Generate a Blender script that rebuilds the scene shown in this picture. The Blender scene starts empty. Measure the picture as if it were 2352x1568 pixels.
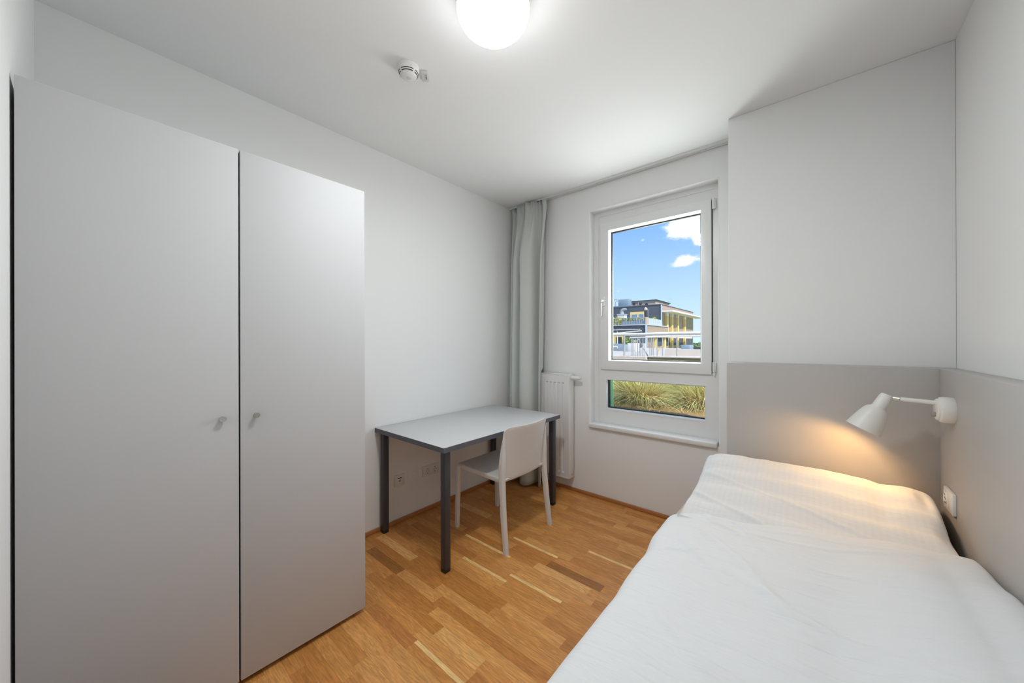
import bpy, bmesh, math, random
from mathutils import Vector, Matrix, noise

# ------------------------------------------------------------------ camera
H = 2.662          # ceiling height
FPX = 814.56       # focal length in pixels of a 2352 x 1568 frame
CAM = Vector((2.3203, -2.7663, 1.317))
R3 = Vector((0.76383, 0.645414, -0.002333))
U3 = Vector((0.002021, 0.001223, 0.999997))
B3 = Vector((0.645415, -0.763832, -0.000371))
scene = bpy.context.scene
col = scene.collection
cam_data = bpy.data.cameras.new('camera')
cam = bpy.data.objects.new('camera', cam_data)
col.objects.link(cam)
m = Matrix.Identity(4)
for i in range(3):
    m[i][0] = R3[i]; m[i][1] = U3[i]; m[i][2] = B3[i]; m[i][3] = CAM[i]
cam.matrix_world = m
cam_data.sensor_width = 36
cam_data.lens = FPX / 2352 * 36
cam_data.shift_y = 2.2257 / 2352
cam_data.clip_start = 0.02
cam_data.clip_end = 3000
scene.camera = cam

def at(px, py, axis, val):
    """A point of the photograph at the plane axis=val."""
    d = -B3 + R3 * ((px - 1176) / FPX) - U3 * ((py - 786.2257) / FPX)
    t = (val - CAM[axis]) / d[axis]
    return CAM + d * t

# ------------------------------------------------------------------ view, world, lights
vs = scene.view_settings
vs.view_transform = 'Standard'
vs.look = 'None'
vs.gamma = 1
vs.use_curve_mapping = False
vs.exposure = 0.15
scene.cycles.max_bounces = 8
scene.cycles.diffuse_bounces = 4
scene.cycles.use_light_tree = False
scene.cycles.transparent_max_bounces = 16
scene.cycles.sample_clamp_indirect = 4.0
scene.cycles.caustics_reflective = False
scene.cycles.caustics_refractive = False

SKY_STRENGTH = 1.0
SUN_ENERGY = 5.0
WINDOW_DAYLIGHT = 26.0
CEILING_LAMP = 10.5
CEILING_DOWNLIGHT = 12.0
READING_LAMP = 3.3

def build_world():
    w = bpy.data.worlds.new('sky')
    scene.world = w
    w.use_nodes = True
    nt = w.node_tree
    nt.nodes.clear()
    N = nt.nodes.new
    L = nt.links.new
    def math_(op, a, b=None, c=None):
        n = N('ShaderNodeMath'); n.operation = op
        for i, v in enumerate((a, b, c)):
            if v is None: continue
            if isinstance(v, (int, float)): n.inputs[i].default_value = v
            else: L(v, n.inputs[i])
        return n.outputs[0]
    tc = N('ShaderNodeTexCoord')
    sep = N('ShaderNodeSeparateXYZ'); L(tc.outputs['Generated'], sep.inputs[0])
    az = math_('ARCTAN2', sep.outputs[0], sep.outputs[1])
    el = math_('ARCSINE', sep.outputs[2])
    grad = N('ShaderNodeValToRGB')
    L(math_('MULTIPLY', el, 1 / 0.6), grad.inputs[0])
    cr = grad.color_ramp
    cr.elements[0].position = 0.0; cr.elements[0].color = (0.76, 0.88, 1.0, 1)
    cr.elements[1].position = 1.0; cr.elements[1].color = (0.16, 0.38, 0.86, 1)
    e = cr.elements.new(0.18); e.color = (0.54, 0.78, 1.0, 1)
    e = cr.elements.new(0.48); e.color = (0.27, 0.53, 1.0, 1)
    comb = N('ShaderNodeCombineXYZ')
    L(math_('MULTIPLY', az, 1.0), comb.inputs[0]); L(math_('MULTIPLY', el, 1.7), comb.inputs[1])
    nz = N('ShaderNodeTexNoise'); nz.inputs['Scale'].default_value = 16; nz.inputs['Detail'].default_value = 9
    nz.inputs['Roughness'].default_value = 0.68
    L(comb.outputs[0], nz.inputs['Vector'])
    big = N('ShaderNodeTexNoise'); big.inputs['Scale'].default_value = 5.0; big.inputs['Detail'].default_value = 2
    L(comb.outputs[0], big.inputs['Vector'])
    dens = math_('ADD', nz.outputs['Fac'], math_('MULTIPLY', math_('SUBTRACT', big.outputs['Fac'], 0.62), 1.1))
    # the cumulus seen over the roofs
    for a0, e0, sa, se, k, tilt in ((-0.244, 0.283, 0.055, 0.024, 0.60, 0.25), (-0.245, 0.203, 0.036, 0.015, 0.75, 0.1),
                              (-0.350, 0.264, 0.017, 0.008, 0.42, 0.3), (-0.215, 0.249, 0.012, 0.011, 0.6, 0.0),
                              (-0.39, 0.143, 0.05, 0.010, 0.22, 0.25), (-0.225, 0.075, 0.02, 0.008, 0.2, 0.1)):
        da = math_('SUBTRACT', az, a0)
        de = math_('SUBTRACT', math_('SUBTRACT', el, e0), math_('MULTIPLY', da, tilt))
        u = math_('POWER', math_('ABSOLUTE', math_('DIVIDE', da, sa)), 2)
        v = math_('POWER', math_('ABSOLUTE', math_('DIVIDE', de, se)), 2)
        g = math_('POWER', 2.718, math_('MULTIPLY', math_('ADD', u, v), -0.7))
        dens = math_('ADD', dens, math_('MULTIPLY', g, k))
    mr = N('ShaderNodeMapRange'); mr.interpolation_type = 'SMOOTHSTEP'
    L(dens, mr.inputs[0]); mr.inputs[1].default_value = 0.62; mr.inputs[2].default_value = 0.88
    mix = N('ShaderNodeMix'); mix.data_type = 'RGBA'
    L(mr.outputs[0], mix.inputs[0]); L(grad.outputs[0], mix.inputs[6]); mix.inputs[7].default_value = (1.15, 1.15, 1.15, 1)
    bg = N('ShaderNodeBackground'); L(mix.outputs[2], bg.inputs[0]); bg.inputs[1].default_value = SKY_STRENGTH
    out = N('ShaderNodeOutputWorld'); L(bg.outputs[0], out.inputs[0])
build_world()

sun_data = bpy.data.lights.new('sun', 'SUN')
sun_data.energy = SUN_ENERGY
sun_data.angle = 0.009
sun_data.color = (1.0, 0.95, 0.87)
sun = bpy.data.objects.new('sun', sun_data)
col.objects.link(sun)
sun.rotation_euler = (-Vector((0.56, -0.27, 0.78))).to_track_quat('-Z', 'Y').to_euler()

day = bpy.data.lights.new('window_daylight', 'AREA')
day.shape = 'RECTANGLE'; day.size = 0.80; day.size_y = 1.20
day.energy = WINDOW_DAYLIGHT
day.color = (0.93, 0.97, 1.0)
dayo = bpy.data.objects.new('window_daylight', day)
col.objects.link(dayo)
dayo.location = (1.36, 0.44, 1.58)
dayo.rotation_euler = (Vector((0, -1, 0.42))).to_track_quat('-Z', 'Z').to_euler()

# ------------------------------------------------------------------ materials
def lin(c):
    return tuple((v / 12.92 if v <= 0.04045 else ((v + 0.055) / 1.055) ** 2.4) for v in c)
def srgb(r, g, b):
    return lin((r / 255, g / 255, b / 255))

def mat(name, color, rough=0.5, metal=0.0, noise_amt=0.0, noise_scale=20.0, bump=0.0, bump_scale=200.0, spec=0.5, stretch=None):
    ma = bpy.data.materials.new(name)
    ma.use_nodes = True
    nt = ma.node_tree
    b = nt.nodes['Principled BSDF']
    b.inputs['Base Color'].default_value = (*color, 1)
    b.inputs['Roughness'].default_value = rough
    b.inputs['Metallic'].default_value = metal
    b.inputs['Specular IOR Level'].default_value = spec
    geo = None
    if noise_amt or bump:
        geo = nt.nodes.new('ShaderNodeNewGeometry')
        vec = geo.outputs['Position']
        if stretch:
            mp = nt.nodes.new('ShaderNodeMapping')
            mp.inputs['Scale'].default_value = stretch
            nt.links.new(vec, mp.inputs[0]); vec = mp.outputs[0]
    if noise_amt:
        n = nt.nodes.new('ShaderNodeTexNoise'); n.inputs['Scale'].default_value = noise_scale
        n.inputs['Detail'].default_value = 4
        nt.links.new(vec, n.inputs['Vector'])
        mx = nt.nodes.new('ShaderNodeMix'); mx.data_type = 'RGBA'
        nt.links.new(n.outputs['Fac'], mx.inputs[0])
        mx.inputs[6].default_value = (*[max(0, c * (1 - noise_amt)) for c in color], 1)
        mx.inputs[7].default_value = (*[min(1, c * (1 + noise_amt)) for c in color], 1)
        nt.links.new(mx.outputs[2], b.inputs['Base Color'])
    if bump:
        n2 = nt.nodes.new('ShaderNodeTexNoise'); n2.inputs['Scale'].default_value = bump_scale
        n2.inputs['Detail'].default_value = 1
        nt.links.new(vec, n2.inputs['Vector'])
        bp = nt.nodes.new('ShaderNodeBump'); bp.inputs['Strength'].default_value = bump
        bp.inputs['Distance'].default_value = 0.001
        nt.links.new(n2.outputs['Fac'], bp.inputs['Height'])
        nt.links.new(bp.outputs[0], b.inputs['Normal'])
    return ma

M = {}
M['wall'] = mat('wall_paint', (0.87, 0.867, 0.86), 0.9, bump=0.10, bump_scale=120, spec=0.2)
M['ceiling'] = mat('ceiling_paint', (0.87, 0.867, 0.86), 0.95, spec=0.1)
M['pvc'] = mat('white_window_plastic', (0.84, 0.84, 0.835), 0.28)
M['white'] = mat('white_plastic', (0.80, 0.79, 0.77), 0.35)
M['enamel'] = mat('white_enamel', (0.80, 0.79, 0.785), 0.25)
M['laminate'] = mat('grey_laminate', (0.575, 0.57, 0.575), 0.6, spec=0.3)
M['carcass'] = mat('dark_carcass', (0.035, 0.035, 0.037), 0.8)
M['chrome'] = mat('brushed_steel', (0.62, 0.60, 0.57), 0.35, metal=1.0)
M['knob_dark'] = mat('satin_nickel', (0.42, 0.39, 0.37), 0.45, metal=0.7)
M['desktop'] = mat('desk_laminate', (0.60, 0.605, 0.61), 0.38, spec=0.4)
M['edge'] = mat('desk_edge', (0.105, 0.105, 0.12), 0.5)
M['leg'] = mat('anthracite_metal', (0.045, 0.045, 0.052), 0.45)
M['foot'] = mat('black_plastic', (0.012, 0.012, 0.012), 0.5)
M['chair'] = mat('warm_grey_polypropylene', (0.69, 0.665, 0.635), 0.42, bump=0.08, bump_scale=500)
M['board'] = mat('headboard_grey', (0.50, 0.475, 0.455), 0.5, spec=0.35)
M['lamp_white'] = mat('lamp_white', (0.80, 0.78, 0.74), 0.4)
M['dark'] = mat('dark_slot', (0.02, 0.018, 0.015), 0.7)
M['blue'] = mat('blue_label', (0.02, 0.025, 0.12), 0.5)
M['ink'] = mat('black_ink', (0.05, 0.05, 0.05), 0.7)
M['paper'] = mat('label_paper', (0.66, 0.66, 0.65), 0.7)
M['skirt'] = mat('oak_skirting', srgb(180, 120, 70), 0.5, noise_amt=0.18, noise_scale=14, stretch=(1, 1, 4))
M['spacer_and_gap'] = mat('black_spacer_and_gap', (0.006, 0.007, 0.009), 0.5)
M['green'] = mat('green_cladding', (0.14, 0.46, 0.20), 0.5)
M['cream'] = mat('cream_edge', (0.80, 0.76, 0.55), 0.6)
M['metal_dull'] = mat('dull_zinc', (0.42, 0.42, 0.42), 0.5, metal=0.4)

def fabric(name, color, weave=900, wr=0.0, stripes=False):
    ma = mat(name, color, 0.9, spec=0.15)
    nt = ma.node_tree; b = nt.nodes['Principled BSDF']
    b.inputs['Sheen Weight'].default_value = 0.15
    geo = nt.nodes.new('ShaderNodeNewGeometry')
    h = None
    bp = nt.nodes.new('ShaderNodeBump'); bp.inputs['Strength'].default_value = 0.8; bp.inputs['Distance'].default_value = 0.006
    if wr:
        mp = nt.nodes.new('ShaderNodeMapping'); mp.inputs['Scale'].default_value = (2.2, 11, 2); mp.inputs['Rotation'].default_value = (0, 0, 0.12)
        nt.links.new(geo.outputs['Position'], mp.inputs[0])
        n = nt.nodes.new('ShaderNodeTexNoise'); n.inputs['Scale'].default_value = 3.4; n.inputs['Detail'].default_value = 6; n.inputs['Distortion'].default_value = 0.7
        nt.links.new(mp.outputs[0], n.inputs['Vector'])
        mu = nt.nodes.new('ShaderNodeMath'); mu.operation = 'MULTIPLY'; mu.inputs[1].default_value = wr
        nt.links.new(n.outputs['Fac'], mu.inputs[0])
        nt.links.new(mu.outputs[0], bp.inputs['Height'])
        nt.links.new(bp.outputs[0], b.inputs['Normal'])
    else:
        n = nt.nodes.new('ShaderNodeTexNoise'); n.inputs['Scale'].default_value = weave
        nt.links.new(geo.outputs['Position'], n.inputs['Vector'])
        bp.inputs['Strength'].default_value = 0.12; bp.inputs['Distance'].default_value = 0.001
        nt.links.new(n.outputs['Fac'], bp.inputs['Height'])
        nt.links.new(bp.outputs[0], b.inputs['Normal'])
    if stripes:      # satin stripe woven into the pillowcase
        sx = nt.nodes.new('ShaderNodeSeparateXYZ'); nt.links.new(geo.outputs['Position'], sx.inputs[0])
        s = nt.nodes.new('ShaderNodeMath'); s.operation = 'MULTIPLY'; s.inputs[1].default_value = 2 * math.pi / 0.021
        nt.links.new(sx.outputs[0], s.inputs[0])
        si = nt.nodes.new('ShaderNodeMath'); si.operation = 'SINE'; nt.links.new(s.outputs[0], si.inputs[0])
        gt = nt.nodes.new('ShaderNodeMath'); gt.operation = 'GREATER_THAN'; nt.links.new(si.outputs[0], gt.inputs[0]); gt.inputs[1].default_value = 0
        mx = nt.nodes.new('ShaderNodeMix'); mx.data_type = 'RGBA'; nt.links.new(gt.outputs[0], mx.inputs[0])
        mx.inputs[6].default_value = (*[c * 0.982 for c in color], 1); mx.inputs[7].default_value = (*color, 1)
        nt.links.new(mx.outputs[2], b.inputs['Base Color'])
    return ma
M['duvet'] = fabric('white_duvet_cotton', (0.77, 0.77, 0.775), wr=1.0)
M['pillow'] = fabric('white_pillow_cotton', (0.77, 0.765, 0.76), wr=0.5, stripes=True)
M['mattress'] = fabric('mattress_cover', (0.74, 0.74, 0.73))
M['curtain'] = fabric('grey_green_curtain', (0.58, 0.595, 0.565), weave=1400)

def glass_mat():
    ma = bpy.data.materials.new('window_glass'); ma.use_nodes = True
    nt = ma.node_tree; nt.nodes.clear()
    t = nt.nodes.new('ShaderNodeBsdfTransparent'); t.inputs[0].default_value = (0.97, 0.985, 0.98, 1)
    g = nt.nodes.new('ShaderNodeBsdfGlossy'); g.inputs['Roughness'].default_value = 0.0
    mx = nt.nodes.new('ShaderNodeMixShader'); mx.inputs[0].default_value = 0.03
    o = nt.nodes.new('ShaderNodeOutputMaterial')
    nt.links.new(t.outputs[0], mx.inputs[1]); nt.links.new(g.outputs[0], mx.inputs[2]); nt.links.new(mx.outputs[0], o.inputs[0])
    return ma
M['glass'] = glass_mat()

def emit_mat(name, color, strength):
    ma = bpy.data.materials.new(name); ma.use_nodes = True
    b = ma.node_tree.nodes['Principled BSDF']
    b.inputs['Base Color'].default_value = (0.8, 0.8, 0.8, 1)
    b.inputs['Emission Color'].default_value = (*color, 1)
    b.inputs['Emission Strength'].default_value = strength
    b.inputs['Roughness'].default_value = 0.2
    return ma
M['opal'] = emit_mat('opal_glass_lit', (0.97, 0.985, 1.0), CEILING_LAMP)
M['bulb'] = emit_mat('warm_bulb', (1.0, 0.62, 0.25), 20.0)

def oak_mat():
    ma = bpy.data.materials.new('oiled_oak'); ma.use_nodes = True
    nt = ma.node_tree; b = nt.nodes['Principled BSDF']
    N = nt.nodes.new; L = nt.links.new
    geo = N('ShaderNodeNewGeometry'); oi = N('ShaderNodeObjectInfo')
    cmb = N('ShaderNodeCombineXYZ')
    for i, k in enumerate((13.0, 7.0, 31.0)):
        mu = N('ShaderNodeMath'); mu.operation = 'MULTIPLY'; mu.inputs[1].default_value = k
        L(oi.outputs['Random'], mu.inputs[0]); L(mu.outputs[0], cmb.inputs[i])
    ad = N('ShaderNodeVectorMath'); ad.operation = 'ADD'
    L(geo.outputs['Position'], ad.inputs[0]); L(cmb.outputs[0], ad.inputs[1])
    mp = N('ShaderNodeMapping'); mp.inputs['Scale'].default_value = (5, 62, 20); L(ad.outputs[0], mp.inputs[0])
    fine = N('ShaderNodeTexNoise'); fine.inputs['Scale'].default_value = 3.0; fine.inputs['Detail'].default_value = 6; fine.inputs['Roughness'].default_value = 0.65
    L(mp.outputs[0], fine.inputs['Vector'])
    mp2 = N('ShaderNodeMapping'); mp2.inputs['Scale'].default_value = (2.2, 17, 5); L(ad.outputs[0], mp2.inputs[0])
    wave = N('ShaderNodeTexNoise'); wave.inputs['Scale'].default_value = 1.6; wave.inputs['Detail'].default_value = 3; wave.inputs['Distortion'].default_value = 1.4
    L(mp2.outputs[0], wave.inputs['Vector'])
    ring = N('ShaderNodeMath'); ring.operation = 'MULTIPLY'; ring.inputs[1].default_value = 34; L(wave.outputs['Fac'], ring.inputs[0])
    sn = N('ShaderNodeMath'); sn.operation = 'SINE'; L(ring.outputs[0], sn.inputs[0])
    r1 = N('ShaderNodeMapRange'); L(sn.outputs[0], r1.inputs[0]); r1.inputs[1].default_value = -1; r1.inputs[2].default_value = 1; r1.inputs[3].default_value = 0.86; r1.inputs[4].default_value = 1.06
    r2 = N('ShaderNodeMapRange'); L(fine.outputs['Fac'], r2.inputs[0]); r2.inputs[1].default_value = 0.3; r2.inputs[2].default_value = 0.7; r2.inputs[3].default_value = 0.74; r2.inputs[4].default_value = 1.16
    mm = N('ShaderNodeMath'); mm.operation = 'MULTIPLY'; L(r1.outputs[0], mm.inputs[0]); L(r2.outputs[0], mm.inputs[1])
    mx = N('ShaderNodeVectorMath'); mx.operation = 'SCALE'; L(oi.outputs['Color'], mx.inputs[0]); L(mm.outputs[0], mx.inputs['Scale'])
    L(mx.outputs[0], b.inputs['Base Color'])
    b.inputs['Roughness'].default_value = 0.36
    b.inputs['Specular IOR Level'].default_value = 0.4
    bp = N('ShaderNodeBump'); bp.inputs['Strength'].default_value = 0.12; bp.inputs['Distance'].default_value = 0.0006
    L(fine.outputs['Fac'], bp.inputs['Height']); L(bp.outputs[0], b.inputs['Normal'])
    return ma
M['oak'] = oak_mat()

# ------------------------------------------------------------------ mesh helpers
class MB:
    def __init__(s):
        s.v = []; s.f = []
    def box(s, x0, x1, y0, y1, z0, z1):
        n = len(s.v)
        s.v += [(x0, y0, z0), (x1, y0, z0), (x1, y1, z0), (x0, y1, z0), (x0, y0, z1), (x1, y0, z1), (x1, y1, z1), (x0, y1, z1)]
        s.f += [tuple(n + i for i in q) for q in ((3, 2, 1, 0), (4, 5, 6, 7), (0, 1, 5, 4), (1, 2, 6, 5), (2, 3, 7, 6), (3, 0, 4, 7))]
        return s
    def cyl(s, p0, p1, r0, r1=None, n=20, caps=True):
        if r1 is None: r1 = r0
        return s.lathe([(0, r0), ((Vector(p1) - Vector(p0)).length, r1)], p0, Vector(p1) - Vector(p0), n, caps)
    def lathe(s, prof, origin, axis, n=32, caps=False):
        """prof: (distance along axis, radius)."""
        q = Vector(axis).to_track_quat('Z', 'Y')
        o = Vector(origin); b = len(s.v)
        for t, r in prof:
            for k in range(n):
                a = 2 * math.pi * k / n
                s.v.append(tuple(o + q @ Vector((r * math.cos(a), r * math.sin(a), t))))
        for j in range(len(prof) - 1):
            for k in range(n):
                k2 = (k + 1) % n
                s.f.append((b + j * n + k, b + j * n + k2, b + (j + 1) * n + k2, b + (j + 1) * n + k))
        if caps:
            s.f.append(tuple(b + k for k in reversed(range(n))))
            s.f.append(tuple(b + (len(prof) - 1) * n + k for k in range(n)))
        return s
    def tube(s, pts, rad, n=10):
        pts = [Vector(p) for p in pts]
        if not isinstance(rad, (list, tuple)): rad = [rad] * len(pts)
        b = len(s.v)
        up = Vector((0.13, 0.29, 0.95))
        for i, p in enumerate(pts):
            d = (pts[min(i + 1, len(pts) - 1)] - pts[max(i - 1, 0)]).normalized()
            a1 = d.cross(up)
            if a1.length < 1e-3: a1 = d.cross(Vector((1, 0, 0)))
            a1.normalize(); a2 = d.cross(a1)
            for k in range(n):
                a = 2 * math.pi * k / n
                s.v.append(tuple(p + (a1 * math.cos(a) + a2 * math.sin(a)) * rad[i]))
        for j in range(len(pts) - 1):
            for k in range(n):
                k2 = (k + 1) % n
                s.f.append((b + j * n + k, b + j * n + k2, b + (j + 1) * n + k2, b + (j + 1) * n + k))
        s.f.append(tuple(b + k for k in reversed(range(n))))
        s.f.append(tuple(b + (len(pts) - 1) * n + k for k in range(n)))
        return s
    def grid(s, nu, nv, fn, wrap=False):
        b = len(s.v)
        for j in range(nv):
            for i in range(nu):
                s.v.append(tuple(fn(i / (nu - 1), j / (nv - 1))))
        for j in range(nv - 1):
            for i in range(nu - 1):
                a = b + j * nu + i
                s.f.append((a, a + 1, a + nu + 1, a + nu))
        return s
    def loops(s, rings, close_first=False, close_last=False):
        b = len(s.v); n = len(rings[0])
        for r in rings: s.v += [tuple(p) for p in r]
        for j in range(len(rings) - 1):
            for k in range(n):
                k2 = (k + 1) % n
                s.f.append((b + j * n + k, b + j * n + k2, b + (j + 1) * n + k2, b + (j + 1) * n + k))
        if close_first: s.f.append(tuple(b + k for k in reversed(range(n))))
        if close_last: s.f.append(tuple(b + (len(rings) - 1) * n + k for k in range(n)))
        return s
    def build(s, name, material, parent=None, smooth=False, bevel=0.0, bseg=2, normals=True, angle=40, sub=0):
        me = bpy.data.meshes.new(name)
        me.from_pydata(s.v, [], s.f)
        me.update()
        if bevel or normals:
            bm = bmesh.new(); bm.from_mesh(me)
            if normals: bmesh.ops.recalc_face_normals(bm, faces=bm.faces)
            if bevel:
                ed = [e for e in bm.edges if len(e.link_faces) == 2 and e.calc_face_angle(0) > math.radians(35)]
                bmesh.ops.bevel(bm, geom=ed, offset=bevel, segments=bseg, profile=0.5, affect='EDGES', clamp_overlap=True)
            bm.to_mesh(me); bm.free()
        if smooth or bevel:
            for p in me.polygons: p.use_smooth = True
            me.set_sharp_from_angle(angle=math.radians(angle))
        me.materials.append(material if not isinstance(material, str) else M[material])
        o = bpy.data.objects.new(name, me)
        col.objects.link(o)
        if sub:
            md = o.modifiers.new('sub', 'SUBSURF'); md.levels = sub; md.render_levels = sub
        attach(o, parent)
        return o

def smooth(t): t = max(0, min(1, t)); return t * t * (3 - 2 * t)
def attach(o, parent):
    if parent is not None:
        o.parent = parent
        if parent.type == 'EMPTY':
            o.matrix_parent_inverse = Matrix.Translation(-parent.location)
    return o

def tag(o, label=None, cat=None, group=None, kind=None):
    if label: o['label'] = label
    if cat: o['category'] = cat
    if group: o['group'] = group
    if kind: o['kind'] = kind
    return o

def thing(name, loc, label, cat, group=None, kind=None):
    o = bpy.data.objects.new(name, None)
    o.empty_display_size = 0.1
    col.objects.link(o)
    o.location = loc
    return tag(o, label, cat, group, kind)

def rect_ring(x0, x1, z0, z1, y):
    return [(x0, y, z0), (x1, y, z0), (x1, y, z1), (x0, y, z1)]
def frame_ring(mb, o, i, y0, y1):
    """a rectangular frame in the XZ plane: outer o, inner i = (x0,x1,z0,z1)."""
    mb.loops([rect_ring(*i, y0), rect_ring(*o, y0), rect_ring(*o, y1), rect_ring(*i, y1), rect_ring(*i, y0)])
    return mb

# ------------------------------------------------------------------ room shell
W = 2.813; L_ = 2.912; YH = -0.2845; XE = 1.9374
WX0, WX1, WZ0, WZ1 = 0.862, 1.831, 0.600, 2.441      # opening of the window

fl = MB().box(-0.1, W + 0.1, -L_ - 0.1, 0.0, -0.15, -0.004).build('floor', mat('subfloor', srgb(96, 62, 30), 0.6))
tag(fl, 'warm oak strip parquet floor of the bedroom', 'floor', kind='structure')
c = MB().box(-0.1, W + 0.1, -L_ - 0.1, 0.0, H, H + 0.14).build('ceiling', 'ceiling')
tag(c, 'plain white painted ceiling', 'ceiling', kind='structure')
o = MB().box(-0.1, 0.0, -L_ - 0.1, 0.0, -0.15, H).build('wall_left', 'wall')
tag(o, 'white wall behind wardrobe and desk', 'wall', kind='structure')
o = MB().box(W, W + 0.1, -L_ - 0.1, 0.0, -0.15, H).build('wall_right', 'wall')
tag(o, 'white wall along the long side of the bed', 'wall', kind='structure')
o = MB().box(0.0, W, -L_ - 0.1, -L_, -0.15, H).build('wall_back', 'wall')
tag(o, 'white wall behind the left end of the wardrobe', 'wall', kind='structure')
o = MB().box(XE, W, YH, 0.0, -0.15, H).build('wall_head', 'wall', bevel=0.004)
tag(o, 'white projecting wall behind the head of the bed', 'wall', kind='structure')

# window wall with its rounded reveal
mb = MB()
EX0, EX1, EZ0, EZ1 = 0.935, 1.80, 0.66, 2.40          # outer reveal
rings = [[(-0.1, 0, -0.15), (W + 0.1, 0, -0.15), (W + 0.1, 0, H + .14), (-0.1, 0, H + .14)]]
RR = 0.016
for k in range(0, 7):
    t = math.pi / 2 * k / 6
    e = RR * (1 - math.sin(t)); y = RR * (1 - math.cos(t))
    rings.append(rect_ring(WX0 - e, WX1 + e, WZ0 - e, WZ1 + e, y))
rings.append(rect_ring(WX0, WX1, WZ0, WZ1, 0.15))
rings.append(rect_ring(EX0 - .02, EX1, EZ0, EZ1, 0.15))
rings.append(rect_ring(EX0 - .02, EX1, EZ0, EZ1, 0.30))
rings.append([(-0.1, 0.30, -0.15), (W + 0.1, 0.30, -0.15), (W + 0.1, 0.30, H + .14), (-0.1, 0.30, H + .14)])
rings.append(rings[0])
mb.loops(rings)
wallw = mb.build('wall_window', 'wall', smooth=True, angle=32)
tag(wallw, 'white window wall with a recessed window opening', 'wall', kind='structure')

# skirting
o = MB().box(0, 0.014, -1.905, -0.014, 0, 0.03).build('baseboard_left', 'skirt', bevel=0.005)
tag(o, 'narrow oak skirting board along the wall under the desk', 'skirting board', kind='structure')
o = MB().box(0, XE, -0.014, 0, 0, 0.03).build('baseboard_window', 'skirt', bevel=0.005)
tag(o, 'narrow oak skirting board below the window', 'skirting board', kind='structure')

# parquet strips
random.seed(11)
unit = MB().box(-0.5, 0.5, -0.5, 0.5, -1, 0)
ume = bpy.data.meshes.new('floor_strip')
ume.from_pydata(unit.v, [], unit.f); ume.update()
ume.materials.append(M['oak'])
SW = 0.0612
special = {  # strips that stand out in the photograph: (x, y) -> colour
    (1.05, -1.847): 'l', (0.95, -0.945): 'l', (0.89, -1.12): 'l', (0.70, -1.315): 'l', (0.44, -0.81): 'm', (1.45, -0.735): 'l',
    (1.32, -1.09): 'm', (0.27, -1.52): 'm', (1.15, -1.25): 'l', (0.48, -1.61): 'd', (0.83, -1.88): 'k', (1.13, -1.74): 'm', (1.38, -1.02): 'd'}
tones = [srgb(216, 151, 83), srgb(208, 142, 75), srgb(222, 159, 90), srgb(202, 135, 69), srgb(212, 147, 79), srgb(196, 130, 66), srgb(222, 158, 90), srgb(213, 146, 79)]
def strip(x0, x1, y0, y1, c):
    s_ = bpy.data.objects.new('floor_strip', ume)
    col.objects.link(s_)
    g = 0.0003
    s_.location = ((x0 + x1) / 2, (y0 + y1) / 2, random.uniform(-0.0002, 0.0))
    s_.scale = (x1 - x0 - g, y1 - y0 - g, 0.004)
    s_.color = (*c, 1)
    s_.parent = fl
row = 0
y = -0.0
k0 = 28
ytop = -1.714 + k0 * SW
while ytop > 0: ytop -= SW
ya = 0.0; yb = ytop
while ya > -2.58:
    x = 0.0 - random.uniform(0.02, 0.33)
    while x < 1.96:
        ln = random.choice((0.34, 0.345, 0.35, 0.27, 0.40, 0.30))
        x0, x1 = max(0.0, x), min(1.98, x + ln)
        hidden = (x1 < 0.58 and yb < -1.97) or (x0 > 1.90 and yb < -1.1)
        if x1 - x0 > 0.03 and not hidden:
            c = random.choice(tones); f = random.uniform(0.96, 1.04)
            c = tuple(min(1, v * f) for v in c)
            split = None
            for (sx, sy), kd in special.items():
                if x0 <= sx <= x1 and yb <= sy <= ya:
                    if kd == 'l': split = sy
                    elif kd == 'm': c = srgb(232, 174, 106)
                    elif kd == 'd': c = srgb(166, 108, 54)
                    elif kd == 'k': c = srgb(196, 128, 68)
            if split is not None:     # pale sapwood edge glued beside the heartwood
                ym = yb + 0.016 if split < (ya + yb) / 2 else ya - 0.020
                if split < (ya + yb) / 2:
                    strip(x0, x1, yb, ym, srgb(246, 204, 138)); strip(x0, x1, ym, ya, c)
                else:
                    strip(x0, x1, ym, ya, srgb(246, 204, 138)); strip(x0, x1, yb, ym, c)
            else:
                strip(x0, x1, yb, ya, c)
        x += ln
    ya = yb; yb -= SW

# ------------------------------------------------------------------ window
win = thing('window_1', (1.346, 0.1, WZ0), 'white plastic window with tall sash over a low fixed pane', 'window', kind='structure')
SO = (0.926, 1.777, 1.086, 2.338); SI = (0.998, 1.712, 1.162, 2.271)
LO = (0.956, 1.742, 0.739, 1.008); LI = (0.975, 1.729, 0.755, 0.994)
mb = MB()
mb.loops([rect_ring(0.945, 1.757, 1.10, 2.318, 0.088), rect_ring(WX0, WX1, 1.10, WZ1, 0.088), rect_ring(WX0, WX1, 1.10, WZ1, 0.15), rect_ring(0.945, 1.757, 1.10, 2.318, 0.15), rect_ring(0.945, 1.757, 1.10, 2.318, 0.088)])
frame_ring(mb, (WX0, WX1, 0.612, 1.10), LO, 0.088, 0.15)
fr = mb.build('frame', 'pvc', win)
mb = MB(); frame_ring(mb, (WX0, WX1, 0.612, WZ1), (0.902, 1.800, 0.60, 2.405), 0.083, 0.088)
mb.build('cover_strip', 'pvc', win)
mb = MB()
frame_ring(mb, SO, SI, 0.070, 0.145)
sash = mb.build('sash', 'pvc', win, bevel=0.0025)
mb = MB()
BI = (1.007, 1.703, 1.169, 2.261)
mb.loops([rect_ring(*SI, 0.0715), rect_ring(*BI, 0.100), rect_ring(*BI, 0.112), rect_ring(SI[0] - .003, SI[1] + .003, SI[2] - .003, SI[3] + .003, 0.112)])
mb.build('glazing_bead', 'pvc', sash)
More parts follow.
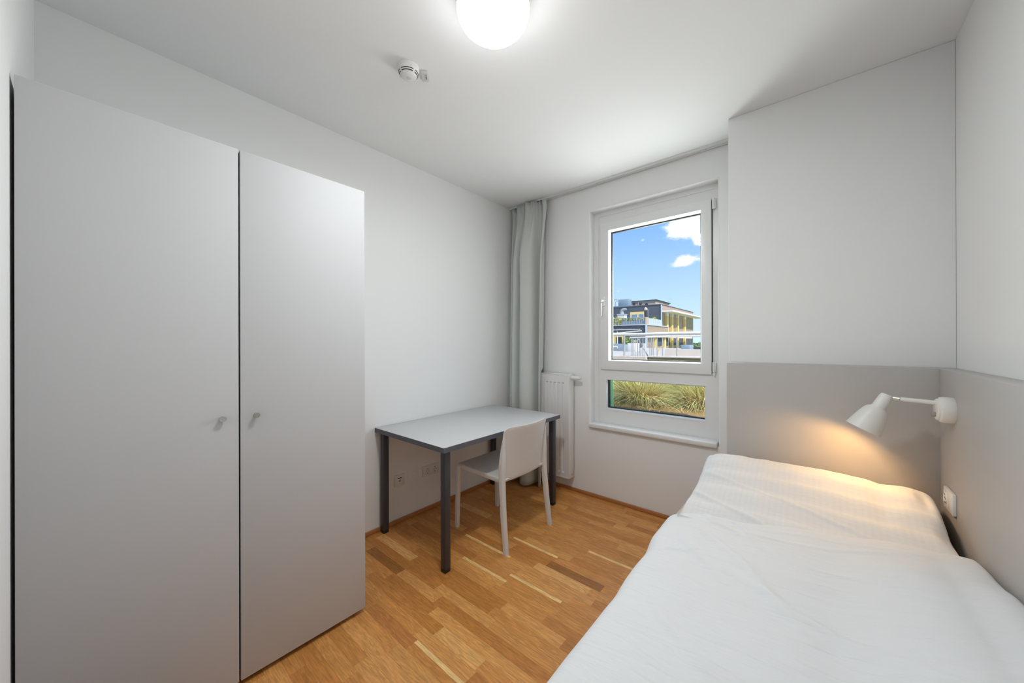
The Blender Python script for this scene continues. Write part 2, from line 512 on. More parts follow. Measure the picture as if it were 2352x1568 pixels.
mb = MB(); frame_ring(mb, (1.0, 1.71, 1.165, 2.266), (1.013, 1.697, 1.176, 2.252), 0.1145, 0.132); mb.build('spacer_seal', 'spacer_and_gap', sash)
MB().box(1.0, 1.71, 0.1125, 0.114, 1.165, 2.266).build('pane', 'glass', sash)
# handle: oval plate, neck and lever
hb = at(1386, 692, 1, 0.062); lv = at(1382.5, 690, 1, 0.03)
mb = MB(); pts = []
for k in range(24):
    a = 2 * math.pi * k / 24
    pts.append((0.016 * math.cos(a), 0.026 * (1 if math.sin(a) > 0 else -1) * (1 if abs(math.sin(a)) > 1e-6 else 0) + 0.016 * math.sin(a)))
mb.loops([[(hb.x + p[0], 0.070, hb.z + p[1]) for p in pts], [(hb.x + p[0], 0.060, hb.z + p[1]) for p in pts], [(hb.x + p[0] * .8, 0.057, hb.z + p[1] * .93) for p in pts]], close_last=True)
hd = mb.build('handle', 'pvc', sash, smooth=True)
mb = MB(); mb.tube([(hb.x, 0.06, hb.z + .004), (hb.x, 0.03, hb.z + .004), (hb.x, 0.016, hb.z - .004), (hb.x, 0.012, hb.z - .02), (hb.x, 0.012, hb.z - .07), (hb.x, 0.014, hb.z - .125)], [.0095, .0095, .0095, .0085, .0078, .006], 14)
mb.build('handle_lever', 'enamel', sash, smooth=True)
# hinges
for z0, z1 in ((2.258, 2.335), (1.105, 1.175)):
    mb = MB(); mb.cyl((1.792, 0.066, z0), (1.792, 0.066, z1), 0.0085, n=16); mb.box(1.79, 1.806, 0.066, 0.088, z0 + .004, z1 - .004)
    mb.build('hinge', 'pvc', win, bevel=0.001)
mb = MB(); mb.cyl((1.794, 0.068, 1.083), (1.794, 0.068, 1.102), 0.0075, n=16); mb.build('hinge_pin', 'pvc', win, smooth=True)
mb = MB(); mb.box(1.7785, 1.7835, 0.083, 0.0875, 1.10, 2.33); mb.build('hinge_gap_shade', 'spacer_and_gap', win)  # black strip painting the shade of the gap beside the sash
# lower fixed pane
mb = MB()
mb.loops([rect_ring(*LO, 0.0880), rect_ring(*LO, 0.0855), rect_ring(LI[0] - .006, LI[1] + .006, LI[2] - .006, LI[3] + .006, 0.0855), rect_ring(*LI, 0.100), rect_ring(*LI, 0.112)])
lb = mb.build('fixed_bead', 'pvc', win)
mb = MB(); frame_ring(mb, (LI[0] - .004, LI[1] + .004, LI[2] - .004, LI[3] + .004), (LI[0] + .012, LI[1] - .003, LI[2] + .008, LI[3] - .002), 0.1145, 0.135); mb.build('fixed_spacer_seal', 'spacer_and_gap', win)
MB().box(LI[0] - .004, LI[1] + .004, 0.1125, 0.114, LI[2] - .004, LI[3] + .004).build('fixed_pane', 'glass', win)
# window sill
o = MB().box(0.858, 1.825, -0.028, 0.088, 0.590, 0.628).build('sill', 'pvc', win, bevel=0.009, bseg=3)
# outer jamb
o = MB().box(0.912, EX0, 0.152, 0.299, 0.66, 2.40).build('outer_jamb', 'green', win)
MB().box(0.9121, EX0 + 0.002, 0.299, 0.303, 0.66, 2.40).build('jamb_edge', 'cream', win)

# ------------------------------------------------------------------ wardrobe
WXF = 0.6458; WY0, WY1, WYD = -2.9045, -1.9035, -2.4021; WT = 2.0592
wd = thing('wardrobe', (0.32, -2.4, 0), 'tall grey two-door wardrobe standing in the left corner', 'wardrobe')
mb = MB(); mb.box(0.004, WXF - 0.022, WY0 + .001, WY1 - .001, 0.05, WT - .002); mb.build('body', 'laminate', wd)
MB().box(0.01, WXF - 0.06, WY0 + .01, WY1 - .02, 0.0, 0.05).build('plinth', 'carcass', wd)
MB().box(WXF - 0.0219, WXF - 0.0212, WY0 + .004, WY1 - .004, 0.052, WT - .006).build('door_gap_shade', 'carcass', wd)  # dark sheet behind the doors, paints the shade in their gaps
d1 = MB().box(WXF - 0.019, WXF, WY0, WYD - 0.003, 0.022, WT).build('door', 'laminate', wd, bevel=0.001)
d2 = MB().box(WXF - 0.019, WXF, WYD + 0.003, WY1, 0.022, WT).build('door', 'laminate', wd, bevel=0.001)
k1 = MB()
pts = []
for k in range(24):
    a = 2 * math.pi * k / 24
    pts.append((0.0115 * math.cos(a), 0.0085 * math.sin(a)))
k1.cyl((WXF, -2.455, 1.037), (WXF + .016, -2.455, 1.037), 0.0075, n=20)
k1.loops([[(WXF + .010, -2.455 + p[0], 1.036 + p[1]) for p in pts], [(WXF + .017, -2.455 + p[0], 1.036 + p[1]) for p in pts]], True, True)
tag(k1.build('knob', 'chrome', d1, smooth=True), 'small bright metal knob')
k2 = MB(); k2.cyl((WXF, -2.351, 1.036), (WXF + .012, -2.351, 1.036), 0.006, n=20); k2.lathe([(0, .0085), (.001, .0105), (.008, .0105), (.009, .0095)], (WXF + .012, -2.351, 1.036), (1, 0, 0), 24, True)
tag(k2.build('knob', 'knob_dark', d2, smooth=True), 'small round nickel knob')

# ------------------------------------------------------------------ desk
TX0, TX1, TY0, TY1, TZ = 0.004, 0.7523, -1.5016, -0.3023, 0.7281
ds = thing('desk', (0.38, -0.9, 0), 'grey-topped desk with dark square legs against the left wall', 'desk')
MB().box(TX0 + .0015, TX1 - .0015, TY0 + .0015, TY1 - .0015, TZ - .029, TZ).build('desktop', 'desktop', ds, bevel=0.0008)
mb = MB()
def frame_h(mb, o_, i_, z0, z1):
    def rr(q, z): return [(q[0], q[2], z), (q[1], q[2], z), (q[1], q[3], z), (q[0], q[3], z)]
    mb.loops([rr(i_, z0), rr(o_, z0), rr(o_, z1), rr(i_, z1), rr(i_, z0)])
frame_h(mb, (TX0, TX1, TY0, TY1), (TX0 + .0014, TX1 - .0014, TY0 + .0014, TY1 - .0014), TZ - .030, TZ - .0006)
mb.build('edge_band', 'edge', ds)
for lx, ly in ((0.706, -1.453), (0.706, -0.350), (0.048, -1.453), (0.048, -0.350)):
    lg = MB().box(lx - .02, lx + .02, ly - .02, ly + .02, 0.022, TZ - .030).build('leg', 'leg', ds, bevel=0.002)
    MB().box(lx - .0195, lx + .0195, ly - .0195, ly + .0195, 0.0, 0.022).build('foot', 'foot', lg, bevel=0.003)

# ------------------------------------------------------------------ chair
ch = thing('chair', (0.62, -0.866, 0), 'light grey moulded plastic chair drawn up to the desk', 'chair')
CY = -0.866
def catmull(pts, n):
    pts = [Vector(p) for p in pts]
    out = []
    P = [pts[0] * 2 - pts[1]] + pts + [pts[-1] * 2 - pts[-2]]
    for i in range(1, len(P) - 2):
        for k in range(n):
            t = k / n
            a, b_, c_, d_ = P[i - 1], P[i], P[i + 1], P[i + 2]
            out.append(0.5 * ((2 * b_) + (c_ - a) * t + (2 * a - 5 * b_ + 4 * c_ - d_) * t * t + (3 * b_ - a - 3 * c_ + d_) * t ** 3))
    out.append(pts[-1]); return out
def sq_sweep(mb, pts, wx, wy, n=3):
    """sweep a rounded square section along a mostly vertical path, section axes X and Y."""
    rings = []
    for i, p in enumerate(pts):
        t = i / (len(pts) - 1)
        hx = (wx[0] + (wx[1] - wx[0]) * t) / 2; hy = (wy[0] + (wy[1] - wy[0]) * t) / 2
        r = []
        for k in range(16):
            a = 2 * math.pi * (k + .5) / 16
            ca, sa = math.cos(a), math.sin(a)
            e = 0.45
            r.append((p[0] + hx * math.copysign(abs(ca) ** e, ca), p[1] + hy * math.copysign(abs(sa) ** e, sa), p[2]))
        rings.append(r)
    mb.loops(rings, True, True)
SZ = 0.452
def seat_w(x):   # half width of the seat, wider to the back
    t = (x - 0.365) / (0.80 - 0.365)
    return 0.203 + 0.016 * t
def seat_top(u, v):
    x = 0.372 + 0.455 * u
    w = seat_w(x)
    s_ = 2 * v - 1
    z = SZ - 0.010 * (1 - s_ * s_) * math.sin(math.pi * min(1, u * 1.15) * .9) - 0.006 * u
    return (x, CY + s_ * w, z)
mb = MB()
NU, NV = 18, 14
top = [[seat_top(i / (NU - 1), j / (NV - 1)) for i in range(NU)] for j in range(NV)]
mb.grid(NU, NV, lambda u, v: seat_top(u, v))
def seat_bot(u, v):
    q = seat_top(u, v); s_ = abs(2 * v - 1); d = 0.012 + 0.020 * (1 if s_ > .86 or u < .06 else 0)
    return (q[0], q[1], q[2] - d)
b0 = len(mb.v)
mb.grid(NU, NV, seat_bot)
def rim(seq_t, seq_b):
    for a, b_ in zip(range(len(seq_t) - 1), range(1, len(seq_t))):
        mb.f.append((seq_t[a], seq_t[b_], seq_b[b_], seq_b[a]))
idx = lambda i, j: j * NU + i
per = [idx(i, 0) for i in range(NU)] + [idx(NU - 1, j) for j in range(1, NV)] + [idx(i, NV - 1) for i in range(NU - 2, -1, -1)] + [idx(0, j) for j in range(NV - 2, -1, -1)]
rim(per, [p + b0 for p in per])
mb.build('seat', 'chair', ch, bevel=0.005, bseg=3, angle=60)
# backrest: curved shell between the rear legs
def back_pt(u, v, off):
    s_ = 2 * u - 1
    z = 0.425 + (0.782 - 0.425) * v - 0.004 * (s_ ** 4) * v
    half = 0.2255 + 0.002 * v
    x = 0.812 + 0.030 * v * v + 0.052 * (1 - s_ * s_) * (0.35 + 0.65 * v) + off
    # rounded upper corners
    return (x, CY + s_ * half, z)
mb = MB(); NU, NV = 26, 16
def bp(u, v, off):
    x, yy, z = back_pt(u, v, off)
    s_ = abs(2 * u - 1)
    if v > .9 and s_ > .88:
        z -= 0.020 * ((v - .9) / .1) * ((s_ - .88) / .12) ** 2
    return (x, yy, z)
mb.grid(NU, NV, lambda u, v: bp(u, v, 0.005))
b0 = len(mb.v)
mb.grid(NU, NV, lambda u, v: bp(u, v, -0.006))
per = [idx2 for idx2 in [i for i in range(NU)] + [j * NU + NU - 1 for j in range(1, NV)] + [(NV - 1) * NU + i for i in range(NU - 2, -1, -1)] + [j * NU for j in range(NV - 2, -1, -1)]]
rim(per, [p + b0 for p in per])
mb.build('backrest', 'chair', ch, bevel=0.003, bseg=2, angle=60)
for s_ in (-1, 1):
    # front leg curves out of the front seat corner
    pts = catmull([(0.402, CY + s_ * 0.196, SZ - .010), (0.386, CY + s_ * 0.199, SZ - .025), (0.381, CY + s_ * 0.201, SZ - .06), (0.377, CY + s_ * 0.206, .25), (0.374, CY + s_ * 0.211, 0.0)], 8)
    mb = MB(); sq_sweep(mb, pts, (0.040, 0.030), (0.030, 0.027)); mb.build('leg', 'chair', ch, smooth=True)
    # rear leg blends into the side of the backrest
    pts = catmull([(0.836, CY + s_ * 0.2240, 0.715), (0.827, CY + s_ * 0.2250, 0.62), (0.822, CY + s_ * 0.2270, 0.50), (0.825, CY + s_ * 0.2290, 0.40), (0.842, CY + s_ * 0.2350, .2), (0.866, CY + s_ * 0.2400, 0.0)], 8)
    mb = MB(); 
    rings_w = len(pts)
    sec = []
    for i, p in enumerate(pts):
        t = i / (len(pts) - 1)
        k = min(1.0, t / 0.32)
        hx = 0.006 + k * 0.013 - 0.003 * max(0, (t - .4) / .6); hy = 0.006 + k * 0.013 - 0.004 * max(0, (t - .4) / .6)
        r = []
        for q in range(16):
            a = 2 * math.pi * (q + .5) / 16; ca, sa = math.cos(a), math.sin(a)
            r.append((p[0] + hx * math.copysign(abs(ca) ** .45, ca), p[1] + hy * math.copysign(abs(sa) ** .45, sa), p[2]))
        sec.append(r)
    mb.loops(sec, True, True); mb.build('leg', 'chair', ch, smooth=True)

# ------------------------------------------------------------------ radiator
ra = thing('radiator', (0.52, -0.05, 0.1), 'narrow tall white panel radiator on the window wall', 'radiator')
RX0, RX1, RY0, RY1, RZ0, RZ1 = 0.415, 0.706, -0.100, -0.012, 0.130, 1.036
def groove(x):
    ph = ((RX1 - 0.035 - x) % 0.0425) / 0.0425
    if x > RX1 - 0.03 or x < RX0 + .03: return 0
    d = abs(ph - 0.5) / 0.5
    return 0.010 * max(0, min(1, (0.62 - d) / 0.22))
mb = MB(); zs = [RZ0 + .012, 0.172, 0.184, 0.5, 0.955, 0.967, RZ1 - .012]
es = [0, 0, 1, 1, 1, 0, 0]
nx = 190
b0 = len(mb.v)
for z, e in zip(zs, es):
    for i in range(nx):
        x = RX0 + (RX1 - RX0) * i / (nx - 1)
        mb.v.append((x, RY0 + groove(x) * e, z))
for j in range(len(zs) - 1):
    for i in range(nx - 1):
        a = b0 + j * nx + i
        mb.f.append((a, a + 1, a + nx + 1, a + nx))
mb.build('front_panel', 'enamel', ra, smooth=True, angle=30)
for rz_ in (RZ0, RZ1 - .0135): MB().box(RX0, RX1, RY0 - .0015, RY0 + .012, rz_, rz_ + .0115).build('panel_rim', 'enamel', ra, bevel=0.002)
MB().box(RX1 - .002, RX1 + .004, RY0, RY1, RZ0 + .001, RZ1).build('side_panel', 'enamel', ra, bevel=0.002)
MB().box(RX0 - .004, RX0 + .002, RY0, RY1, RZ0 + .001, RZ1).build('side_panel', 'enamel', ra, bevel=0.002)
mb = MB(); mb.box(RX0, RX1, RY0 + .002, RY1, RZ1 - .001, RZ1 + .004); g_ = mb.build('top_grille', 'enamel', ra, bevel=0.0015)
MB().box(RX0 + .01, RX1 - .01, RY0 + .03, RY1 - .02, RZ0 + .01, RZ1 - .01).build('core', 'enamel', ra)
MB().box(RX0 + .05, RX0 + .09, RY1 - .021, -0.0, 0.3, 0.9).build('bracket', 'metal_dull', ra)
vy, vz = -0.062, 1.008
mb = MB(); mb.lathe([(0, .012), (.006, .012), (.007, .0165), (.020, .0165), (.021, .018), (.034, .0185), (.040, .0185), (.060, .0155), (.082, .0145), (.083, .013), (.084, .013), (.0845, .0145), (.094, .0135), (.096, .011)], (RX1 + .004, vy, vz), (1, 0, 0.0), 28, True)
mb.build('thermostat_valve', 'white', ra, smooth=True)
mb = MB(); mb.lathe([(0, .010), (.003, .010), (.004, .007), (.007, .007)], (RX1 + .004, -0.045, 0.158), (1, 0, 0), 20, True); mb.build('plug', 'chrome', ra, smooth=True)

# ------------------------------------------------------------------ curtain rail and curtain
cr = thing('curtain_rail', (0.97, -0.03, H), 'slim white curtain rail running along the ceiling over the window', 'curtain rail')
mb = MB()
prof = [(-0.054, H), (-0.054, H - .012), (-0.036, H - .012), (-0.036, H - .006), (-0.031, H - .006), (-0.031, H - .012), (-0.006, H - .012), (-0.006, H - 0.0)]
mb.loops([[(0.002, p[0], p[1]) for p in prof], [(XE - .002, p[0], p[1]) for p in prof]], True, True)
mb.build('track', 'white', cr)
for px, py in ((1275, 450.5), (1370.5, 420.6), (1483.5, 385), (1621.5, 342.5)):
    q = at(px, py, 2, H - .0122)
    MB().cyl((q.x, q.y, H - .0135), (q.x, q.y, H - .0121), 0.0026, n=10).build('screw', 'knob_dark', cr)
mb = MB(); q = at(1253, 465, 1, -0.045)
mb.tube([(q.x, q.y, H - .012), (q.x + .003, q.y, H - .02), (q.x - .002, q.y, q.z), (q.x + .008, q.y, q.z - .012)], .003, 8); mb.build('end_glider', 'white', cr, smooth=True)

NCU, NCV = 300, 70
FOLD = catmull([(.022, -.050, 0), (.040, -.072, 0), (.060, -.078, 0), (.078, -.050, 0), (.094, -.044, 0), (.108, -.085, 0), (.135, -.118, 0), (.165, -.112, 0),
                (.182, -.078, 0), (.196, -.072, 0), (.212, -.112, 0), (.250, -.140, 0), (.300, -.138, 0), (.335, -.112, 0), (.350, -.062, 0), (.372, -.036, 0),
                (.398, -.040, 0), (.408, -.072, 0), (.416, -.100, 0), (.436, -.104, 0)], 14)
FL = [0.0]
for p_, q_ in zip(FOLD, FOLD[1:]): FL.append(FL[-1] + (q_ - p_).length)
def fold_at(u):
    t = u * FL[-1]
    lo = 0
    hi = len(FL) - 1
    while hi - lo > 1:
        mid = (lo + hi) // 2
        if FL[mid] <= t: lo = mid
        else: hi = mid
    f = (t - FL[lo]) / max(1e-9, FL[hi] - FL[lo])
    return FOLD[lo].lerp(FOLD[hi], f)
def curtain_pt(u, v):
    # u along the cloth, v from top (0) to bottom (1)
    z = 2.643 - v * (2.643 - 0.018)
    p_ = fold_at(u)
    head = max(0.0, 1 - v / 0.035)
    k = 0.42 + 0.95 * smooth(v / 0.22) + 0.15 * v
    x = p_.x + 0.010 * math.sin(2.4 * v + 9 * u) * smooth(v / .2) + 0.012 * v * u + 0.014 * u
    x += 0.010 * math.sin(2 * math.pi * (5 * u) + 1.2) * (1 - smooth(v / .35))
    yc = -0.034 - 0.012 * head
    y = yc + (p_.y + 0.034) * k - 0.030 * smooth(v * 1.1)
    g = max(0, 1 - v / 0.07)
    y += 0.011 * math.sin(2 * math.pi * 13 * u + 2 * math.sin(9 * u)) * g
    y += 0.006 * math.sin(2 * math.pi * 7 * u - 3 * v) * (1 - v)
    if v < 0.03: z += 0.007 * math.sin(2 * math.pi * 13 * u)
    if v > .9: z += 0.006 * math.sin(2 * math.pi * 3 * u) * (v - .9) * 10
    x = max(0.004, x); y = min(y, -0.010)
    if z > H - .014: y = min(y, -0.0)
    if z < RZ1 + .03 and x > RX0 - .02: y = min(y, RY0 - .012)
    return (x, y, z)
mb = MB(); mb.grid(NCU, NCV, curtain_pt)
cu = mb.build('curtain', 'curtain', None, smooth=True, normals=False, angle=180)
md = cu.modifiers.new('thick', 'SOLIDIFY'); md.thickness = 0.0016
tag(cu, 'grey-green floor-length curtain gathered in the corner behind the desk', 'curtain')

# ------------------------------------------------------------------ headboard
hbd = thing('headboard', (2.34, -0.35, 0.3), 'grey-beige headboard ledge behind the pillow', 'headboard')
MB().box(1.9468, W - .001, -0.4113, YH - .001, 0.0, 1.1991).build('panel', 'board', hbd, bevel=0.0015)
sbd = thing('side_panel', (2.78, -1.4, 0.3), 'grey-beige bed side panel along the right wall', 'side panel')
MB().box(2.742, W - .001, -2.44, -0.4125, 0.0, 1.1991).build('panel', 'board', sbd, bevel=0.0015)

# ------------------------------------------------------------------ bed
bed = thing('bed', (2.29, -1.42, 0), 'single bed with white mattress standing in the corner', 'bed')
MB().box(1.845, 2.738, -2.43, -0.414, 0.27, 0.455).build('mattress', 'mattress', bed, bevel=0.03, bseg=4)
mb = MB(); mb.box(1.85, 2.737, -2.435, -0.415, 0.15, 0.268); mb.build('bed_frame', 'board', bed, bevel=0.003)
for lx in (1.89, 2.70):
    for ly in (-0.46, -2.39):
        MB().box(lx - .025, lx + .025, ly - .025, ly + .025, 0.0, 0.15).build('leg', 'leg', bed, bevel=0.002)

def interp(tab, x):
    if x <= tab[0][0]: return tab[0][1]
    for (a, fa), (b_, fb) in zip(tab, tab[1:]):
        if x <= b_: return fa + (fb - fa) * smooth((x - a) / (b_ - a))
    return tab[-1][1]
EDGE = [(0.80, 1.822), (1.02, 1.806), (1.24, 1.806), (1.43, 1.828), (1.60, 1.826), (1.73, 1.836), (1.97, 1.832), (2.5, 1.828)]
HEAD = [(1.78, 1.07), (1.87, 1.05), (2.15, 1.0), (2.39, .93), (2.6, .89), (2.75, .885)]
def duvet_top(x, y):
    r = interp([(0.85, .592), (1.05, .625), (1.3, .662), (1.8, .668), (2.5, .66)], -y)
    z = interp([(1.80, .540), (2.0, .562), (2.35, .572), (2.62, .572 + (r - .572) * .75), (2.70, r), (2.8, r)], x)
    return z
ridges = [((1.93, -1.10), (2.35, -1.62), .010, .022), ((1.90, -1.20), (2.10, -1.50), .007, .018), ((2.0, -1.35), (2.66, -1.75), .008, .02),
          ((1.95, -1.03), (2.12, -1.16), .007, .012), ((2.04, -1.02), (2.22, -1.22), .006, .011), ((1.93, -1.65), (2.15, -1.9), .007, .02),
          ((2.2, -1.5), (2.75, -1.72), .006, .016), ((2.1, -1.12), (2.7, -1.02), .005, .010), ((2.15, -1.06), (2.72, -.98), .004, .008), ((2.3, -1.25), (2.7, -1.3), .004, .012), ((1.86, -1.42), (2.0, -1.33), .006, .012)]
def ridge_h(x, y):
    h_ = 0
    for (a, b_, amp, wd_) in ridges:
        ax, ay = a; bx, by = b_
        dx, dy = bx - ax, by - ay; l2 = dx * dx + dy * dy
        t = ((x - ax) * dx + (y - ay) * dy) / l2
        if t < -.1 or t > 1.1: continue
        cx, cy = ax + t * dx, ay + t * dy
        bend = 0.012 * math.sin(7 * t + 3 * amp * 1000)
        n_ = ((x - cx) * -dy + (y - cy) * dx) / math.sqrt(l2) - bend
        h_ += amp * math.exp(-(n_ / wd_) ** 2) * max(0, 1 - (2 * t - 1) ** 4)
    return h_
def duvet_pt(u, v):
    # u across from the left hem to the side panel, v from the head edge to the foot
    xx = 1.80 + 0.94 * u
    yh = -interp(HEAD, xx)
    y = yh + (-2.46 - yh) * v
    xe = interp(EDGE, -y)
    if u < 0.20:                     # hanging side
        t = u / 0.20
        ang = smooth(t)
        z = 0.20 + (0.475 - 0.20) * (t / .62) if t < .62 else None
        if t < .62:
            x = xe + 0.010 * math.sin(9 * y) * (1 - t / .62) + 0.016 * (1 - t / .62) - .002
        else:
            a = (t - .62) / .38 * math.pi / 2
            zt = duvet_top(xe + .06, y)
            x = xe + 0.060 * (1 - math.cos(a)); z = 0.475 + (zt - 0.475) * math.sin(a)
    else:
        t = (u - 0.20) / 0.80
        x = xe + .06 + (2.738 - xe - .06) * t
        z = duvet_top(x, y)
        if x > 2.712:
            a = (x - 2.712) / 0.026
            z -= 0.035 * (1 - math.sqrt(max(0, 1 - a * a)))
    # wrinkles
    k = smooth((u - .12) / .15)
    z += k * (0.010 * noise.noise(Vector((x * 2.6, y * 2.2, 1.7))) + 0.0035 * noise.noise(Vector((x * 5, y * 13, 4.1))))
    z += k * ridge_h(x, y) * .8
    if u < .3: x += 0.007 * noise.noise(Vector((u * 6, y * 7, 9.0))) * (1 - u / .3)
    # rounded head edge tucked onto the pillow
    d = (yh - y)
    z += 0.012 * smooth((u - .15) / .1) * math.exp(-(d / .12) ** 2)
    if d < 0.05:
        a = 1 - d / 0.05
        z -= 0.062 * (1 - math.sqrt(max(0, 1 - a * a)))
    return (x, y, z)
mb = MB(); NDU, NDV = 200, 300
mb.grid(NDU, NDV, duvet_pt)
dv = mb.build('duvet', 'duvet', None, smooth=True, angle=180)
tag(dv, 'white crumpled duvet spread over the bed', 'duvet')

# pillow
PX0, PX1, PY0, PY1 = 1.862, 2.722, -0.432, -1.10
PROF = [(0, .600), (.03, .650), (.09, .688), (.19, .706), (.30, .700), (.42, .668), (.58, .622), (.78, .578), (1, .525)]
def pil(u, v, top):
    s_ = 2 * u - 1
    e = max(0, 1 - abs(s_) ** 16) ** 0.5
    # outline with slightly pulled-in sides
    x = PX0 + (PX1 - PX0) * u - s_ * 0.018 * math.sin(math.pi * v) + (0.012 * (1 - v) * (1 if u < .03 else 0) * -1)
    y = PY0 + (PY1 - PY0) * v + (0.022 * math.sin(math.pi * u) * (v > .5)) * 0
    rim_z = 0.560 + 0.055 * (1 - v)
    if u < 0.5: rim_z += 0.012 * (1 - v) * 1
    zt = interp(PROF, v) + 0.012 * math.sin(math.pi * min(1, u * 1.3)) - 0.014 * math.exp(-((x - 2.545) / .03) ** 2) * (1 - v) ** 2
    if top:
        z = rim_z + (zt - rim_z) * e + (0.006 * noise.noise(Vector((x * 6, y * 6, 2))) + 0.003 * noise.noise(Vector((x * 18, y * 9, 5)))) * e
        # dent near the right end and fold near the left end
        z -= 0.020 * e * math.exp(-(((x - 2.665) / .022) ** 2 + ((y + .62) / .05) ** 2))
        z += 0.010 * math.exp(-(((x - 2.69) / .02) ** 2 + ((y + .68) / .05) ** 2))
        z -= 0.012 * math.exp(-(((x - 2.69) / .02) ** 2 + ((y + .80) / .05) ** 2))
        n_ = (y + 0.80) + 0.30 * (x - 2.1); z += 0.004 * e * math.exp(-(n_ / .010) ** 2)
        n_ = (y + 0.93) + 0.42 * (x - 1.98); z += 0.008 * e * math.exp(-(n_ / .012) ** 2) * smooth((2.22 - x) / .1)
    else:
        bz = 0.463 + 0.02 * (1 - e)
        z = rim_z + (bz - rim_z) * e * math.sin(math.pi * min(1, max(0, v))) ** .3
    return (x, y, z)
mb = MB(); NPU, NPV = 150, 100
mb.grid(NPU, NPV, lambda u, v: pil(u, v, True))
b0 = len(mb.v)
mb.grid(NPU, NPV, lambda u, v: pil(u, v, False))
per = [i for i in range(NPU)] + [j * NPU + NPU - 1 for j in range(1, NPV)] + [(NPV - 1) * NPU + i for i in range(NPU - 2, -1, -1)] + [j * NPU for j in range(NPV - 2, -1, -1)]
rim(per, [p + b0 for p in per])
pw = mb.build('pillow', 'pillow', None, smooth=True, angle=180)
tag(pw, 'white striped pillow leaning on the headboard', 'pillow')

# ------------------------------------------------------------------ reading lamp
rl = thing('reading_lamp', (2.742, -0.60, 1.05), 'white adjustable reading lamp on the panel beside the pillow', 'lamp')
by, bz = -0.600, 1.048
mb = MB(); mb.lathe([(0, .0495), (.002, .0505), (.030, .0505), (.036, .048), (.038, .043), (.044, .042), (.046, .039), (.047, .036)], (2.7425, by, bz), (-1, 0, 0), 48, True)
mb.build('base', 'lamp_white', rl, smooth=True, angle=30)
mb = MB(); mb.lathe([(0, .009), (.002, .0095), (.010, .0095), (.011, .0085)], (2.695, by - .004, bz - .020), (-1, 0, 0), 24, True)
mb.build('switch_knob', 'knob_dark', rl, smooth=True, angle=30)
ay, az_ = -0.590, 1.076
mb = MB(); mb.cyl((2.70, -0.602, az_ - .002), (2.603, ay + .006, az_ + .001), 0.0085, n=20); mb.build('arm', 'lamp_white', rl, smooth=True, angle=30)
mb = MB(); mb.cyl((2.604, ay + .006, az_ + .001), (2.579, -0.572, az_ + .0015), 0.0092, n=20); mb.build('joint', 'chrome', rl, smooth=True, angle=30)
NK = Vector((2.566, -0.570, 1.086)); AX = Vector((-0.44, -0.06, -0.89)).normalized()
mb = MB()
pr = [(-.006, .0), (-.0055, .016), (-.002, .0205), (.010, .0225), (.055, .0235), (.060, .0265), (.066, .034), (.076, .040), (.100, .047), (.130, .0535), (.168, .0605)]
pin = [(.168, .0590), (.130, .052), (.100, .0455), (.076, .0385), (.066, .0325), (.060, .025), (.055, .022), (.010, .021)]
mb.lathe(pr + pin, NK, AX, 48)
mb.build('shade', 'lamp_white', rl, smooth=True, angle=50)
BC = NK + AX * 0.105
mb = MB(); mb.lathe([(-.03, .0), (-.028, .010), (-.018, .013), (-.006, .017), (.006, .019), (.018, .016), (.026, .008), (.028, 0)], BC, AX, 20)
mb.build('bulb', 'bulb', rl, smooth=True)
bl = bpy.data.lights.new('reading_lamp_glow', 'POINT')
bl.energy = READING_LAMP; bl.color = (1.0, 0.56, 0.19); bl.shadow_soft_size = 0.015
blo = bpy.data.objects.new('reading_lamp_glow', bl); col.objects.link(blo); blo.location = BC + AX * 0.034
attach(blo, rl)

# ------------------------------------------------------------------ ceiling lamp
LC = Vector((1.386, -1.767, H)); LR = 0.140
cl = thing('ceiling_lamp', LC, 'round white opal glass lamp glowing on the ceiling', 'lamp')
mb = MB()
zc = 0.066
prof = [(zc - .006, .1375)]
for k in range(0, 13):
    a = math.pi / 2 * k / 12
    prof.append((zc + 0.091 * math.sin(a), max(0.0001, LR * math.cos(a) ** 0.94)))
mb.lathe(prof, LC, (0, 0, -1), 40)
mb.build('glass_shade', 'opal', cl, smooth=True, angle=60)
mb = MB(); mb.lathe([(0, .118), (.02, .120), (.045, .130), (zc - .006, .1375)], LC, (0, 0, -1), 48, True); mb.build('holder', 'enamel', cl, smooth=True)

dl = bpy.data.lights.new('ceiling_lamp_glow', 'AREA')
dl.shape = 'DISK'; dl.size = 0.24; dl.energy = CEILING_DOWNLIGHT; dl.color = (0.93, 0.98, 1.0)
dlo = bpy.data.objects.new('ceiling_lamp_glow', dl); col.objects.link(dlo); dlo.location = LC + Vector((0, 0, -0.162))
attach(dlo, cl)

